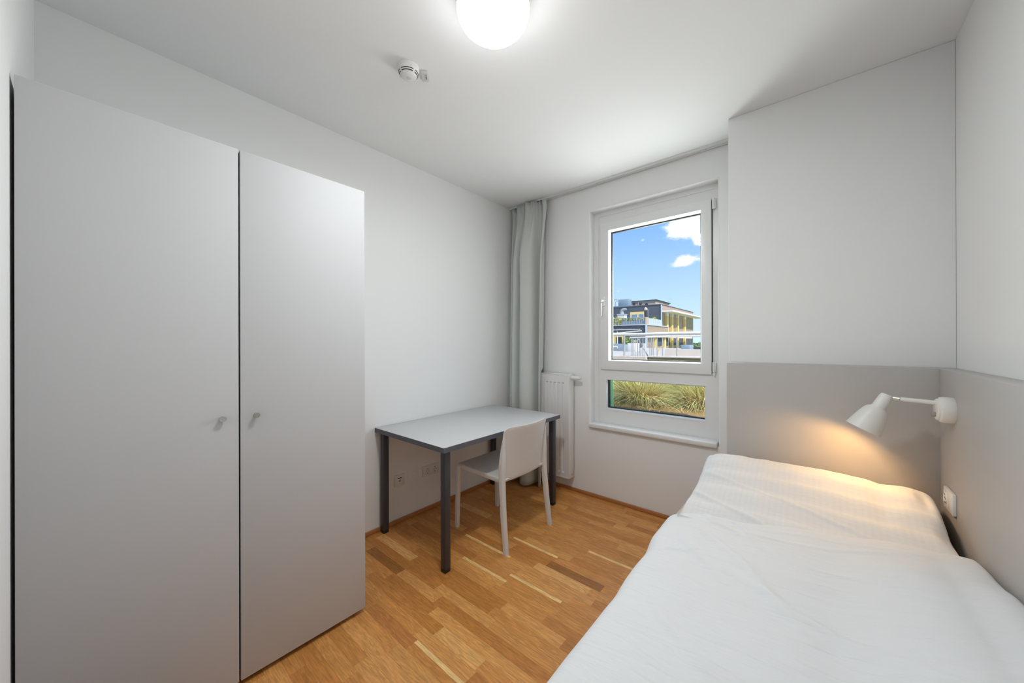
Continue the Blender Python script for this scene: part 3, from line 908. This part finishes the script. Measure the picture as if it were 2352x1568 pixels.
# ------------------------------------------------------------------ smoke detector
DC = Vector((0.815, -1.765, H))
sd = thing('smoke_detector', DC, 'small round white smoke detector with a paper tag', 'smoke detector')
mb = MB(); mb.lathe([(0, .052), (.011, .052), (.012, .0505), (.014, .0505), (.024, .0475), (.034, .043), (.042, .036), (.047, .026), (.049, .016), (.0495, .0001)], DC, (0, 0, -1), 56)
mb.build('housing', 'white', sd, smooth=True, angle=35)
def sd_r(t):
    return interp([(.024, .0475), (.034, .043), (.042, .036), (.047, .026)], t)
vdir = math.atan2(CAM.y - DC.y, CAM.x - DC.x)
for q in range(4):
    for t0 in (.0265, .0345):
        mb = MB(); ca = vdir + q * math.pi / 2 + math.radians(170)
        rows = []
        for s_ in range(15):
            a = ca + math.radians(-38 + 76 * s_ / 14)
            for tt, off in ((t0, .0006), (t0 + .0030, .0006)):
                rr_ = sd_r(tt) + off
                rows.append((DC.x + rr_ * math.cos(a), DC.y + rr_ * math.sin(a), H - tt - .0004))
        b0 = len(mb.v); mb.v += rows
        for s_ in range(14): mb.f.append((b0 + 2 * s_, b0 + 2 * s_ + 1, b0 + 2 * s_ + 3, b0 + 2 * s_ + 2))
        mb.build('vent_slot', 'dark', sd)
mb = MB(); mb.lathe([(0, .011), (.0015, .0105), (.002, .009)], DC + Vector((0, 0, -.0485)), (0, 0, -1), 24, True); mb.build('test_button', 'paper', sd, smooth=True)
# paper tag lying against the ceiling beside the detector
tc_ = at(977.5, 176, 2, H - .006)
tg = thing('detector_tag', tc_, 'small paper tag with a number beside the smoke detector', 'tag')
ua = (at(985, 187, 2, H - .006) - at(981, 165, 2, H - .006)); ua.z = 0; ul = ua.length; ua.normalize()
wa = Vector((ua.y, -ua.x, 0))
if (tc_ - DC).dot(wa) < 0: wa = -wa
p0_ = tc_ - ua * ul / 2 - wa * 0.020; 
mb = MB()
quad = [p0_, p0_ + ua * ul, p0_ + ua * ul + wa * .034, p0_ + wa * .034]
mb.loops([[(q.x, q.y, H - .0005) for q in quad], [(q.x, q.y, H - .0075) for q in quad]], True, True)
mb.build('tag_plate', 'paper', tg, bevel=0.001)
cur = bpy.data.curves.new('tag_number', 'FONT'); cur.body = '271846'; cur.size = 0.0125; cur.align_x = 'CENTER'; cur.align_y = 'CENTER'; cur.extrude = 0.0001; cur.space_character = 0.92
to = bpy.data.objects.new('tag_number_text', cur); col.objects.link(to)
tm = Matrix.Identity(4)
tu = ua; tn = Vector((0, 0, -1)); tv = tn.cross(tu)
cpos = p0_ + ua * ul / 2 + wa * 0.022
for i in range(3):
    tm[i][0] = tu[i]; tm[i][1] = tv[i]; tm[i][2] = tn[i]
tm[0][3], tm[1][3], tm[2][3] = cpos.x, cpos.y, H - .0077
bpy.context.view_layer.update()
dg = bpy.context.evaluated_depsgraph_get()
tme = bpy.data.meshes.new_from_object(to.evaluated_get(dg)); tme.transform(tm)
bpy.data.objects.remove(to)
tme.materials.clear(); tme.materials.append(M['ink'])
tobj = bpy.data.objects.new('tag_number', tme); col.objects.link(tobj); attach(tobj, tg)

# ------------------------------------------------------------------ wall sockets
def plate_x(mb, y0, y1, z0, z1, x0, x1):
    mb.box(min(x0, x1), max(x0, x1), y0, y1, z0, z1)
# data socket
t = thing('data_socket', (0, -1.311, 0.309), 'white data socket with a blue label strip on the wall under the desk', 'socket')
mb = MB(); frame_z = (0.268, 0.349)
mb.box(0, .0095, -1.352, -1.270, .2685, .3495); mb.build('cover_frame', 'white', t, bevel=0.003)
ins = MB().box(.0095, .0115, -1.338, -1.284, .2825, .3365).build('insert', 'white', t, bevel=0.0006)
MB().box(.0115, .0119, -1.329, -1.297, .3225, .3295).build('label_strip', 'blue', t)
MB().box(.0115, .0119, -1.319, -1.306, .302, .3085).build('jack', 'dark', t)
mb = MB(); mb.box(.0115, .0118, -1.3200, -1.3185, .292, .3085); mb.box(.0115, .0118, -1.3065, -1.305, .292, .3085); mb.build('jack_shutter', 'paper', t)
# blank round cover
t = thing('blank_cover', (0, -1.192, 0.307), 'flat round white blank cover between the two sockets', 'cover plate')
mb = MB(); mb.lathe([(0, .0365), (.0012, .0365), (.0022, .0350), (.0024, .0001)], (0, -1.192, .3075), (1, 0, 0), 48); mb.build('disc', 'wall', t, smooth=True, angle=25)
def schuko(parent, centre, nrm, r=0.0195):
    n_ = Vector(nrm); u_ = Vector((0, 1, 0)); v_ = Vector((0, 0, 1))
    mb = MB(); mb.lathe([(0, r + .0026), (.0020, r + .0020), (.0020, r), (.0004, r - .001), (.0003, .0001)], centre, nrm, 36)
    w_ = mb.build('socket_well', 'white', parent, smooth=True, angle=30)
    c_ = Vector(centre) + n_ * .0004
    for s in (-1, 1):
        q = c_ + u_ * (s * .0095)
        mb = MB(); mb.cyl(q, q + n_ * .0006, .0030, n=12); mb.build('pin_hole', 'dark', w_)
        q = c_ + v_ * (s * .0165)
        mb = MB()
        x0, x1 = sorted((q.x, q.x + n_.x * .0012)); mb.box(x0, x1, q.y - .0045, q.y + .0045, q.z - .0022, q.z + .0022); mb.build('earth_clip', 'dark', w_)
t = thing('double_socket', (0, -1.031, 0.308), 'white double power socket on the wall behind the desk leg', 'socket')
mb = MB(); mb.box(0, .0095, -1.111, -0.951, .2685, .3495); mb.build('cover_frame', 'white', t, bevel=0.003)
for yc in (-1.0665, -0.9955):
    ii = MB().box(.0095, .0108, yc - .0275, yc + .0275, .2815, .3365).build('insert', 'white', t, bevel=0.0005)
    schuko(ii, (.0110, yc, .309), (1, 0, 0))
t = thing('bedside_socket', (2.742, -0.582, 0.69), 'white power socket on the side panel next to the pillow', 'socket')
mb = MB(); mb.box(2.7305, 2.742, -0.642, -0.522, .648, .730); mb.build('cover_frame', 'white', t, bevel=0.003)
for k, yc in enumerate((-0.556, -0.614)):
    ii = MB().box(2.7290, 2.7306, yc - (.0275 if k == 0 else .020), yc + (.0275 if k == 0 else .020), .662, .716).build('insert', 'white', t, bevel=0.0005)
    if k == 0: schuko(ii, (2.7288, yc, .689), (-1, 0, 0))
    else: MB().box(2.7283, 2.7290, yc - .016, yc + .016, .668, .710).build('rocker', 'white', ii, bevel=0.0003)

# ------------------------------------------------------------------ outside: planted terrace
M['soil'] = mat('dry_thatch', srgb(150, 122, 78), 0.95, noise_amt=0.5, noise_scale=40, bump=0.8, bump_scale=60)
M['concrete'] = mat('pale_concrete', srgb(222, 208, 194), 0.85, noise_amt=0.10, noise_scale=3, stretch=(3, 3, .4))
M['concrete_olive'] = mat('olive_concrete', srgb(140, 132, 90), 0.9, noise_amt=0.25, noise_scale=5)  # olive concrete, tone varied by noise
M['cap'] = mat('pale_coping', srgb(226, 216, 212), 0.7)
M['pipe'] = mat('weathered_pipe', srgb(226, 224, 218), 0.5, noise_amt=0.12, noise_scale=6)
M['galv'] = mat('galvanised_steel', srgb(168, 168, 166), 0.45, noise_amt=0.1, noise_scale=20)
M['wood_dark'] = mat('charcoal_boards', srgb(78, 84, 92), 0.85, noise_amt=0.28, noise_scale=1.2, stretch=(.15, .15, 5))
M['wood_beige'] = mat('greyed_boards', srgb(172, 150, 132), 0.85, noise_amt=0.16, noise_scale=1.2, stretch=(.15, .15, 5))
M['ochre'] = mat('ochre_timber', srgb(240, 206, 134), 0.7)
M['trim'] = mat('pale_blue_trim', srgb(196, 204, 216), 0.5)
M['bluegrey'] = mat('blue_grey_sheet', srgb(142, 160, 174), 0.5)
M['panel'] = mat('fibre_panel', srgb(196, 178, 162), 0.8, noise_amt=0.05, noise_scale=1)
M['roofwhite'] = mat('white_fascia', srgb(240, 230, 222), 0.7)
M['pane_far'] = mat('far_window_pane', srgb(108, 140, 168), 0.1, spec=0.8)
M['deck'] = mat('deck_slab', srgb(196, 188, 178), 0.9, noise_amt=0.1, noise_scale=2)

def grass_mat():
    ma = bpy.data.materials.new('ornamental_grass'); ma.use_nodes = True
    nt = ma.node_tree; b = nt.nodes['Principled BSDF']
    a = nt.nodes.new('ShaderNodeAttribute'); a.attribute_name = 'blade'
    nt.links.new(a.outputs['Color'], b.inputs['Base Color'])
    b.inputs['Roughness'].default_value = 0.6
    return ma
M['grass'] = grass_mat()
def leaf_mat(name, c0, c1):
    ma = mat(name, c0, 0.6)
    nt = ma.node_tree; b = nt.nodes['Principled BSDF']
    g = nt.nodes.new('ShaderNodeNewGeometry'); mx = nt.nodes.new('ShaderNodeMix'); mx.data_type = 'RGBA'
    nt.links.new(g.outputs['Random Per Island'], mx.inputs[0])
    mx.inputs[6].default_value = (*c0, 1); mx.inputs[7].default_value = (*c1, 1)
    nt.links.new(mx.outputs[2], b.inputs['Base Color'])
    return ma
M['leaf_yellow'] = leaf_mat('yellow_green_leaves', srgb(150, 160, 40), srgb(225, 215, 90))
M['leaf_green'] = leaf_mat('green_leaves', srgb(80, 120, 40), srgb(160, 180, 80))
M['leaf_pale'] = leaf_mat('pale_green_leaves', srgb(130, 140, 100), srgb(215, 215, 180))
M['tree'] = leaf_mat('far_tree_leaves', srgb(70, 100, 50), srgb(120, 145, 85))

o = MB().box(-9, 7, 0.301, 4.9, 0.1, 0.60).build('planted_ground', 'soil')
tag(o, 'dry thatch-covered planting bed outside the low pane', 'ground', kind='structure')

def blades(cx, cy, n, hmin, hmax, spread, z0=0.60, base_r=0.06, lean=(0, 0), straw=0.5, wid=0.0035, seed=0, lying=0.0):
    rnd = random.Random(seed)
    vs_, fs_, cs_ = [], [], []
    for k in range(n):
        a = rnd.uniform(0, 2 * math.pi); rr_ = base_r * math.sqrt(rnd.random())
        bx, by_ = cx + rr_ * math.cos(a), cy + rr_ * math.sin(a)
        a2 = a + rnd.gauss(0, .5)
        out = spread * (0.15 + rnd.random()) 
        ln = rnd.uniform(hmin, hmax)
        dx, dy = math.cos(a2) * out + lean[0], math.sin(a2) * out + lean[1]
        lie = rnd.random() < lying
        w_ = wid * rnd.uniform(.6, 1.3)
        pa = rnd.uniform(0, math.pi); px_, py_ = math.cos(pa) * w_, math.sin(pa) * w_
        st = rnd.random() < straw
        tone = rnd.uniform(.75, 1.2)
        cb = (0.78, 0.54, 0.26); ct = (0.85, 0.74, 0.36) if st else (0.34, 0.42, 0.09)
        i0 = len(vs_)
        for s in range(5):
            t = s / 4
            z = z0 + (ln * (t - .35 * t * t * out / max(ln, .01)) if not lie else ln * .25 * t)
            hx = bx + dx * ln * (t ** 1.7) * 1.3; hy = by_ + dy * ln * (t ** 1.7) * 1.3
            if lie: hx, hy = bx + dx * ln * t * 1.6, by_ + dy * ln * t * 1.6
            f = 1 - .85 * t
            c = [cb[i] * (1 - smooth(t * 1.15)) + ct[i] * smooth(t * 1.15) for i in range(3)]
            for sg in (-1, 1):
                vs_.append((hx + sg * px_ * f, hy + sg * py_ * f, z)); cs_.append((c[0] * tone, c[1] * tone, c[2] * tone, 1))
        for s in range(4):
            fs_.append((i0 + 2 * s, i0 + 2 * s + 1, i0 + 2 * s + 3, i0 + 2 * s + 2))
    return vs_, fs_, cs_
def grass_obj(name, data):
    me = bpy.data.meshes.new(name); me.from_pydata(data[0], [], data[1]); me.update()
    at_ = me.color_attributes.new('blade', 'FLOAT_COLOR', 'POINT')
    flat = [v for c in data[2] for v in c]
    at_.data.foreach_set('color', flat)
    me.materials.append(M['grass'])
    o = bpy.data.objects.new(name, me); col.objects.link(o); return o
tufts = [((1472, 936), 1.40, 2200, .28, .50, .95, 'large straw-based grass tuft seen through the low pane'),
         ((1612, 955), 1.60, 1800, .26, .48, 1.05, 'green grass tuft at the right edge of the low pane'),
         ((1545, 900), 2.3, 1800, .24, .42, 1.0, 'grass tuft behind the middle of the low pane'),
         ((1420, 900), 2.2, 1500, .22, .40, .95, 'grass tuft behind the left side of the low pane'),
         ((1600, 885), 2.9, 1500, .26, .42, 1.0, 'grass tuft below the right part of the parapet'),
         ((1480, 880), 3.2, 1500, .24, .40, .95, 'distant grass tuft below the middle of the parapet')]
for i, ((px, py), Y, n, h0, h1, sp, lab) in enumerate(tufts):
    p = at(px, py, 1, Y)
    g = grass_obj('grass_tuft', blades(p.x, Y, n, h0, h1, sp, seed=i + 3, straw=.38, base_r=.17, lean=(-.05, .05), wid=.0045))
    tag(g, lab, 'grass', 'ornamental grass tufts on the terrace')
rnd = random.Random(5)
V, F, Cc = [], [], []
for k in range(420):
    x = rnd.uniform(-1.6, 2.0); y_ = rnd.uniform(.85, 4.4)
    v_, f_, c_ = blades(x, y_, 9, .08, .24, .9, base_r=.05, straw=.75, seed=k + 100, lying=.35, wid=.0035)
    b_ = len(V); V += v_; Cc += c_; F += [tuple(q + b_ for q in f) for f in f_]
tag(grass_obj('short_grass', (V, F, Cc)), 'short matted straw-coloured grass around the tufts', 'grass', kind='stuff')

# parapet, handrail
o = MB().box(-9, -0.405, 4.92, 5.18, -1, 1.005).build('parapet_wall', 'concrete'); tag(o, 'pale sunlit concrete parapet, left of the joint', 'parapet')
pr_ = thing('parapet_wall', (1.5, 5.1, 0.6), 'olive concrete parapet with pale coping, right of the joint', 'parapet')
MB().box(-0.385, 6, 5.02, 5.20, -1, .995).build('body', 'concrete_olive', pr_)
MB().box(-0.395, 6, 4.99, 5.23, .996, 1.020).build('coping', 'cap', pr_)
hr = thing('handrail', (-0.3, 5.2, 1.0), 'thick weathered pipe handrail above the parapet', 'handrail')
MB().cyl((-9, 5.2, 1.500), (-0.30, 5.2, 1.496), .034, n=20).build('pipe', 'pipe', hr, smooth=True)
MB().cyl((-0.30, 5.2, 1.499), (6, 5.2, 1.493), .038, n=20).build('pipe', 'pipe', hr, smooth=True)
for px in (1434, 1336, 1700):
    q = at(px, 800, 1, 5.12)
    MB().cyl((q.x, 5.12, 1.0), (q.x, 5.12, 1.47), .020, n=14).build('post', 'galv', hr, smooth=True)
q = at(1408, 797, 1, 4.7); q2 = at(1418.5, 797, 1, 4.7)
o = MB().tube([(q.x - 1.0, 4.7, .58), (q.x - 1.0, 4.7, q.z - .06), (q.x - .95, 4.7, q.z), (q2.x, 4.7, q2.z)], .017, 14).build('pipe_stub', 'roofwhite', smooth=True); tag(o, 'white pipe end poking in front of the left parapet', 'pipe')

# lower deck with stair railing
o = MB().box(-14, 8, 5.24, 24, .4, .895).build('roof_deck', 'deck'); tag(o, 'pale roof deck beyond the parapet', 'deck', kind='structure')
sr = thing('stair_railing', (-1, 8, .9), 'galvanised stair railing with thin vertical bars on the roof deck', 'railing')
MB().tube([(-1.985, 8, 1.462), (2.0, 8, 1.515)], .022, 12).build('top_rail', 'pipe', sr, smooth=True)
for px, w_ in ((1450, .011), (1454, .016), (1458.7, .011), (1464.4, .018), (1469, .010), (1472, .011), (1476.7, .017), (1481.4, .010), (1492.6, .012), (1496.8, .016), (1500.6, .014), (1509.4, .014), (1521.6, .014), (1554.8, .016)):
    q = at(px, 800, 1, 8)
    MB().cyl((q.x, 8, .895), (q.x, 8, 1.455), w_, n=8).build('bar', 'galv', sr)
a_, b_ = at(1466, 778, 1, 8.06), at(1488, 817, 1, 8.06)
MB().tube([a_, b_], .016, 8).build('diagonal_brace', 'galv', sr)
a_, b_ = at(1512, 806, 1, 9.5), at(1523, 790.5, 1, 9.5)
gr_ = MB().tube([(a_.x, a_.y, .89), a_, b_], .018, 8).build('stair_handrail', 'ochre'); tag(gr_, 'short slanted ochre handrail beyond the stair railing', 'handrail')
o = MB().box(at(1528, 801, 1, 9).x, 7, 9, 9.25, .895, 1.10).build('low_wall', 'concrete'); tag(o, 'low pale concrete wall behind the stair railing', 'wall')
a_, b_ = at(1564, 792, 1, 10), at(1584, 801, 1, 10)
o = MB().box(a_.x, b_.x, 10, 10.5, .895, a_.z).build('roof_unit', 'bluegrey', bevel=.01); tag(o, 'grey sheet-metal box behind the low concrete wall', 'roof unit')
a_, b_ = at(1586, 797, 1, 18), at(1640, 801, 1, 18)
for k in range(3):
    o = MB().box(a_.x + k * .75, a_.x + k * .75 + .55, 18, 18.5, .895, 1.06 - .02 * k).build('roof_hatch', 'leg', bevel=.01)
    tag(o, ('leftmost', 'middle', 'rightmost')[k] + ' dark low hatch on the deck beyond the concrete wall', 'hatch', 'dark hatches on the roof deck')
a_, b_ = at(1400, 789, 1, 14), at(1434, 808, 1, 14)
o = MB().box(a_.x - 2, b_.x, 14, 14.4, .895, a_.z).build('planter_box', 'bluegrey', bevel=.01); tag(o, 'long blue-grey planter box on the roof deck', 'planter')
a_, b_ = at(1441, 788, 1, 13), at(1459, 808, 1, 13)
o = MB().box(a_.x, b_.x, 13, 13.5, .895, a_.z).build('planter_box', 'roofwhite', bevel=.01); tag(o, 'white planter box behind the stair railing', 'planter')
a_, b_ = at(1474, 788, 1, 12), at(1481, 808, 1, 12)
o = MB().box(a_.x, b_.x, 12, 12.1, .895, a_.z).build('screen_board', 'roofwhite'); tag(o, 'narrow white board standing behind the diagonal brace', 'board')

def shrub(name, c0, rx, ry, rz, n, ls, m_, label, seed):
    rnd = random.Random(seed); mb = MB()
    for k in range(n):
        while True:
            p = Vector((rnd.uniform(-1, 1), rnd.uniform(-1, 1), rnd.uniform(-1, 1)))
            if p.length <= 1: break
        p = p.normalized() * p.length ** .5
        q = Vector((c0[0] + p.x * rx, c0[1] + p.y * ry, c0[2] + p.z * rz))
        d = Vector((rnd.gauss(0, 1), rnd.gauss(0, 1), rnd.gauss(.3, 1))).normalized()
        e = d.cross(Vector((rnd.gauss(0, 1), rnd.gauss(0, 1), rnd.gauss(0, 1)))).normalized()
        l_ = ls * rnd.uniform(.6, 1.3)
        b = len(mb.v)
        mb.v += [tuple(q), tuple(q + d * l_ * .5 + e * l_ * .3), tuple(q + d * l_), tuple(q + d * l_ * .5 - e * l_ * .3)]
        mb.f.append((b, b + 1, b + 2, b + 3))
    o = mb.build(name, m_, None, normals=False)
    return tag(o, label, 'shrub')

q = at(1442, 783, 1, 13.3); shrub('shrub', (q.x, 13.3, q.z), .22, .2, .14, 170, .09, 'leaf_green', 'green shrub growing out of the white planter box', 1)
q = at(1459, 785, 1, 13.3); shrub('shrub', (q.x, 13.3, q.z), .08, .1, .12, 60, .08, 'leaf_pale', 'small pale shrub at the right end of the white planter', 2)

# ------------------------------------------------------------------ outside: neighbouring building
bd = thing('apartment_building', (-18, 50, -9), 'dark timber-clad building with ochre posts across the terrace', 'building')
XF = -13.85
MB().box(-34, XF, 49, 66.5, -9, 6.60).build('main_block', 'wood_beige', bd)
MB().box(-34, XF + .001, 48.9, 49, 3.4, 6.60).build('front_cladding', 'wood_dark', bd)
MB().box(-34, XF + .06, 48.84, 66.56, 6.60, 6.70).build('roof_edge', 'wood_dark', bd)
MB().box(XF - .02, XF + .10, 48.8, 48.92, 3.4, 6.60).build('corner_trim', 'trim', bd)
MB().box(-34, -12.95, 40.6, 49, -9, 3.42).build('lower_block', 'wood_beige', bd)
MB().box(-34, -12.95, 40.5, 40.6, -9, 3.36).build('lower_cladding', 'wood_dark', bd)
MB().box(-34, -12.85, 40.4, 49, 3.42, 3.52).build('terrace_slab', 'trim', bd)
MB().box(-13.05, -12.87, 40.38, 40.55, -9, 3.42).build('corner_trim', 'trim', bd)
MB().box(XF, -12.35, 48.95, 68.3, 5.58, 5.80).build('canopy', 'roofwhite', bd)
MB().box(-12.95, -12.5, 41, 60, 1.95, 2.45).build('lower_canopy', 'roofwhite', bd)
for ya_, yb_ in ((50.6, 51.4), (53.0, 53.7), (56.0, 56.7), (60.0, 60.7)):
    MB().box(XF, XF + .28, ya_, yb_, -9, 5.58).build('post', 'ochre', bd)
    MB().box(XF, XF + .30, ya_ - .02, yb_ + .02, 5.1, 5.57).build('post_head', 'roofwhite', bd)
for (ya_, yb_) in ((46.6, 47.3), (43.0, 43.5)):
    MB().box(-12.95, -12.7, ya_, yb_, -9, 1.95).build('post', 'ochre', bd)
for (ya_, yb_) in ((43.6, 46.5), (47.4, 48.9)):
    MB().box(-12.95, -12.90, ya_, yb_, .85, 1.9).build('window_band', 'wood_dark', bd)
for (ya_, yb_) in ((49.2, 50.5), (51.5, 52.9), (53.8, 55.9), (56.8, 59.9), (60.8, 66)):
    MB().box(XF, XF + .05, ya_, yb_, .85, 1.9).build('window_band', 'wood_dark', bd)
# window in the dark front
wn = MB().box(-18.30, -16.24, 48.86, 48.9, 3.55, 5.79).build('window', 'ochre', bd)
MB().box(-18.05, -17.25, 48.84, 48.86, 3.6, 5.40).build('pane', 'pane_far', wn)
MB().box(-17.05, -16.32, 48.84, 48.86, 3.6, 5.40).build('pane', 'pane_far', wn)
a_, b_ = at(1409, 772, 1, 40.5), at(1433, 792, 1, 40.5)
w2 = MB().box(a_.x - 1, b_.x, 40.46, 40.5, -.5, a_.z).build('window', 'ochre', bd)
MB().box(a_.x + .35, b_.x - .25, 40.44, 40.46, -.4, a_.z - .12).build('pane', 'carcass', w2)
# set-back storey and plant on the roof
ps = MB().box(-20.6, -16.3, 54, 61, 6.60, 7.90).build('setback_storey', 'panel', bd)
MB().box(-20.75, -16.1, 53.85, 61.2, 7.90, 8.0).build('setback_roof', 'wood_dark', ps)
for px0, px1 in ((1454, 1459), (1468, 1474), (1482, 1488)):
    a_, b_ = at(px0, 696.5, 1, 54), at(px1, 700, 1, 54)
    MB().box(a_.x, b_.x, 53.96, 54, b_.z, a_.z).build('setback_window', 'carcass', ps)
for px0 in (1449, 1466.5):
    a_ = at(px0, 693, 1, 53.95); MB().box(a_.x - .04, a_.x + .04, 53.92, 53.98, 6.6, 7.9).build('downpipe', 'trim', ps)
pl = thing('roof_plant', (-20.2, 51.5, 6.7), 'blue-grey ventilation housing on the roof of the dark building', 'roof unit')
MB().box(-21.06, -19.44, 51, 52.4, 7.05, 8.07).build('housing', 'bluegrey', pl, bevel=.03)
MB().box(-23.5, -19.0, 50.8, 52.6, 6.702, 7.05).build('base', 'bluegrey', pl)
MB().cyl((-21.8, 51.6, 7.05), (-21.8, 51.6, 7.9), .06, n=8).build('pipe', 'galv', pl)
MB().tube([(-21.95, 51.6, 8.05), (-21.85, 51.6, 8.25), (-21.6, 51.6, 8.25), (-21.5, 51.6, 8.05), (-21.55, 51.6, 7.8)], .07, 8).build('bent_cowl', 'galv', pl, smooth=True)
# terrace on the lower block
tr = thing('terrace_railing', (-16, 40.7, 3.5), 'thin grey bar railing around the planted terrace', 'railing')
MB().tube([(-26, 40.62, 4.36), (-13.12, 40.62, 4.36)], .035, 8).build('top_rail', 'galv', tr)
mb = MB()
x = -22
while x < -13.2:
    mb.box(x, x + .035, 40.60, 40.64, 3.52, 4.34); x += .21
tag(mb.build('bars', 'galv', tr), kind='stuff')
MB().box(-16.1, -13.2, 40.72, 41.0, 3.525, 3.98).build('planter', 'bluegrey', tr)
MB().box(-13.15, -12.98, 40.60, 41.5, 3.525, 4.38).build('corner_panel', 'panel', tr)
for k in range(6):
    y0_ = 41.52 + k * .83
    MB().box(-13.08, -13.02, y0_, y0_ + .79, 3.525, 4.30).build('railing_panel', 'trim', tr)
q = at(1419, 737, 1, 41.2); shrub('shrub', (q.x, 41.2, 3.95), .75, .5, .55, 240, .28, 'leaf_yellow', 'yellow-green shrub at the left end of the planted terrace', 3)
shrub('shrub', (-15.9, 41.3, 4.0), .55, .4, .35, 170, .22, 'leaf_green', 'fresh green shrub beside the chimney vent on the terrace', 4)
shrub('shrub', (-15.0, 41.3, 4.0), .5, .4, .35, 170, .22, 'leaf_green', 'green shrub in the middle of the terrace planter', 5)
shrub('shrub', (-14.15, 41.3, 4.1), .6, .4, .42, 260, .2, 'leaf_pale', 'pale feathery shrub below the ochre window', 6)
shrub('shrub', (-13.4, 44.8, 4.25), .4, .6, .3, 110, .22, 'leaf_yellow', 'small shrub behind the grey railing panels', 7)
cv = thing('chimney_vent', (-16.6, 42, 3.5), 'white chimney block with a curved metal cowl on the terrace', 'chimney')
MB().box(-17.06, -16.15, 41.5, 42.4, 3.521, 4.90).build('block', 'roofwhite', cv)
MB().box(-17.12, -16.08, 41.44, 42.46, 4.90, 4.98).build('cap_plate', 'trim', cv)
MB().cyl((-16.6, 41.9, 4.98), (-16.6, 41.9, 5.28), .26, n=14).build('collar', 'galv', cv, smooth=True)
MB().tube([(-16.62, 41.9, 5.28), (-16.60, 41.9, 5.45), (-16.45, 41.9, 5.58), (-16.2, 41.9, 5.62), (-16.0, 41.9, 5.58)], [.2, .2, .19, .16, .12], 12).build('cowl', 'galv', cv, smooth=True)
ff = thing('flue', (-13.6, 42.5, 3.5), 'dark flue pipe with a round cap in front of the dark facade', 'flue')
MB().cyl((-13.62, 42.2, 3.521), (-13.62, 42.2, 5.3), .14, n=12).build('pipe', 'leg', ff, smooth=True)
MB().lathe([(0, .15), (.1, .22), (.25, .2), (.42, .06)], (-13.62, 42.2, 5.3), (0, 0, 1), 12, True).build('cap', 'panel', ff, smooth=True)
MB().cyl((-13.35, 42.2, 3.521), (-13.35, 42.2, 5.5), .035, n=8).build('mast', 'galv', ff)
aw = thing('awning', (-16, 39, 2.6), 'folded awning bars in front of the lower dark facade', 'awning')
MB().tube([(-24, 40.3, 2.90), (-13.6, 40.3, 2.90)], .05, 8).build('rear_bar', 'cap', aw)
MB().tube([(-24, 38.6, 2.25), (-15.5, 38.6, 2.45), (-12.85, 38.6, 2.66)], .075, 8).build('front_bar', 'cap', aw, smooth=True)
q = at(1418, 770, 1, 38.5)
MB().cyl((q.x, 38.5, -9), (q.x, 38.5, 2.6), .07, n=8).build('pole', 'cap', aw)

# ------------------------------------------------------------------ outside: far landscape
o = MB().box(-900, 900, 25, 2600, -9.4, -9).build('far_ground', mat('far_fields', srgb(150, 165, 120), 0.95, noise_amt=0.2, noise_scale=.02)); tag(o, 'flat green land beyond the buildings', 'ground', kind='structure')
mb = MB()
ridge = []
nR = 60
for i in range(nR):
    x = -1700 + 3000 * i / (nR - 1)
    ridge.append((x, 24 + 30 * (noise.noise(Vector((x * .002, 3, 1))) + .3) + 8 * noise.noise(Vector((x * .01, 1, 7)))))
b0 = 0
for x, z in ridge: mb.v += [(x, 2300, -9), (x, 2400, z), (x, 2550, -9)]
for i in range(nR - 1):
    a = 3 * i
    mb.f += [(a, a + 3, a + 4, a + 1), (a + 1, a + 4, a + 5, a + 2)]
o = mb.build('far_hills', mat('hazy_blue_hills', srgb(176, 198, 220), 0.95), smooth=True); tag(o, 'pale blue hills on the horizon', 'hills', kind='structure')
rnd = random.Random(21)
spots = [(1579, 200), (1588, 212), (1597, 224), (1607, 236)]
places = ('first far tree next to the right end of the dark building', 'second far tree from the dark building', 'third far tree from the dark building', 'far tree nearest the right edge of the upper pane')
for i, (px, Y) in enumerate(spots):
    q = at(px, 790, 1, Y)
    top = at(px, rnd.uniform(784, 789), 1, Y).z
    t_ = thing('tree', (q.x, Y, -9), places[i], 'tree', 'far tree row')
    cz = (top - 9) / 2 + 1.5; rz = top - cz
    mb = MB(); r2 = random.Random(i)
    for k in range(500):
        p = Vector((r2.gauss(0, 1), r2.gauss(0, 1), r2.gauss(0, 1))).normalized() * r2.uniform(.75, 1)
        c_ = Vector((q.x + p.x * 3.2, Y + p.y * 3.2, cz + p.z * rz))
        d = Vector((r2.gauss(0, 1), r2.gauss(0, 1), r2.gauss(.2, 1))).normalized(); e = d.orthogonal().normalized()
        l_ = r2.uniform(.8, 1.6); b_ = len(mb.v)
        mb.v += [tuple(c_ - d * l_ * .5), tuple(c_ + e * l_ * .4), tuple(c_ + d * l_ * .5), tuple(c_ - e * l_ * .4)]
        mb.f.append((b_, b_ + 1, b_ + 2, b_ + 3))
    mb.build('crown', 'tree', t_, normals=False)
    MB().cyl((q.x, Y, -9), (q.x, Y, cz), .35, .2, n=8).build('trunk', 'leg', t_)
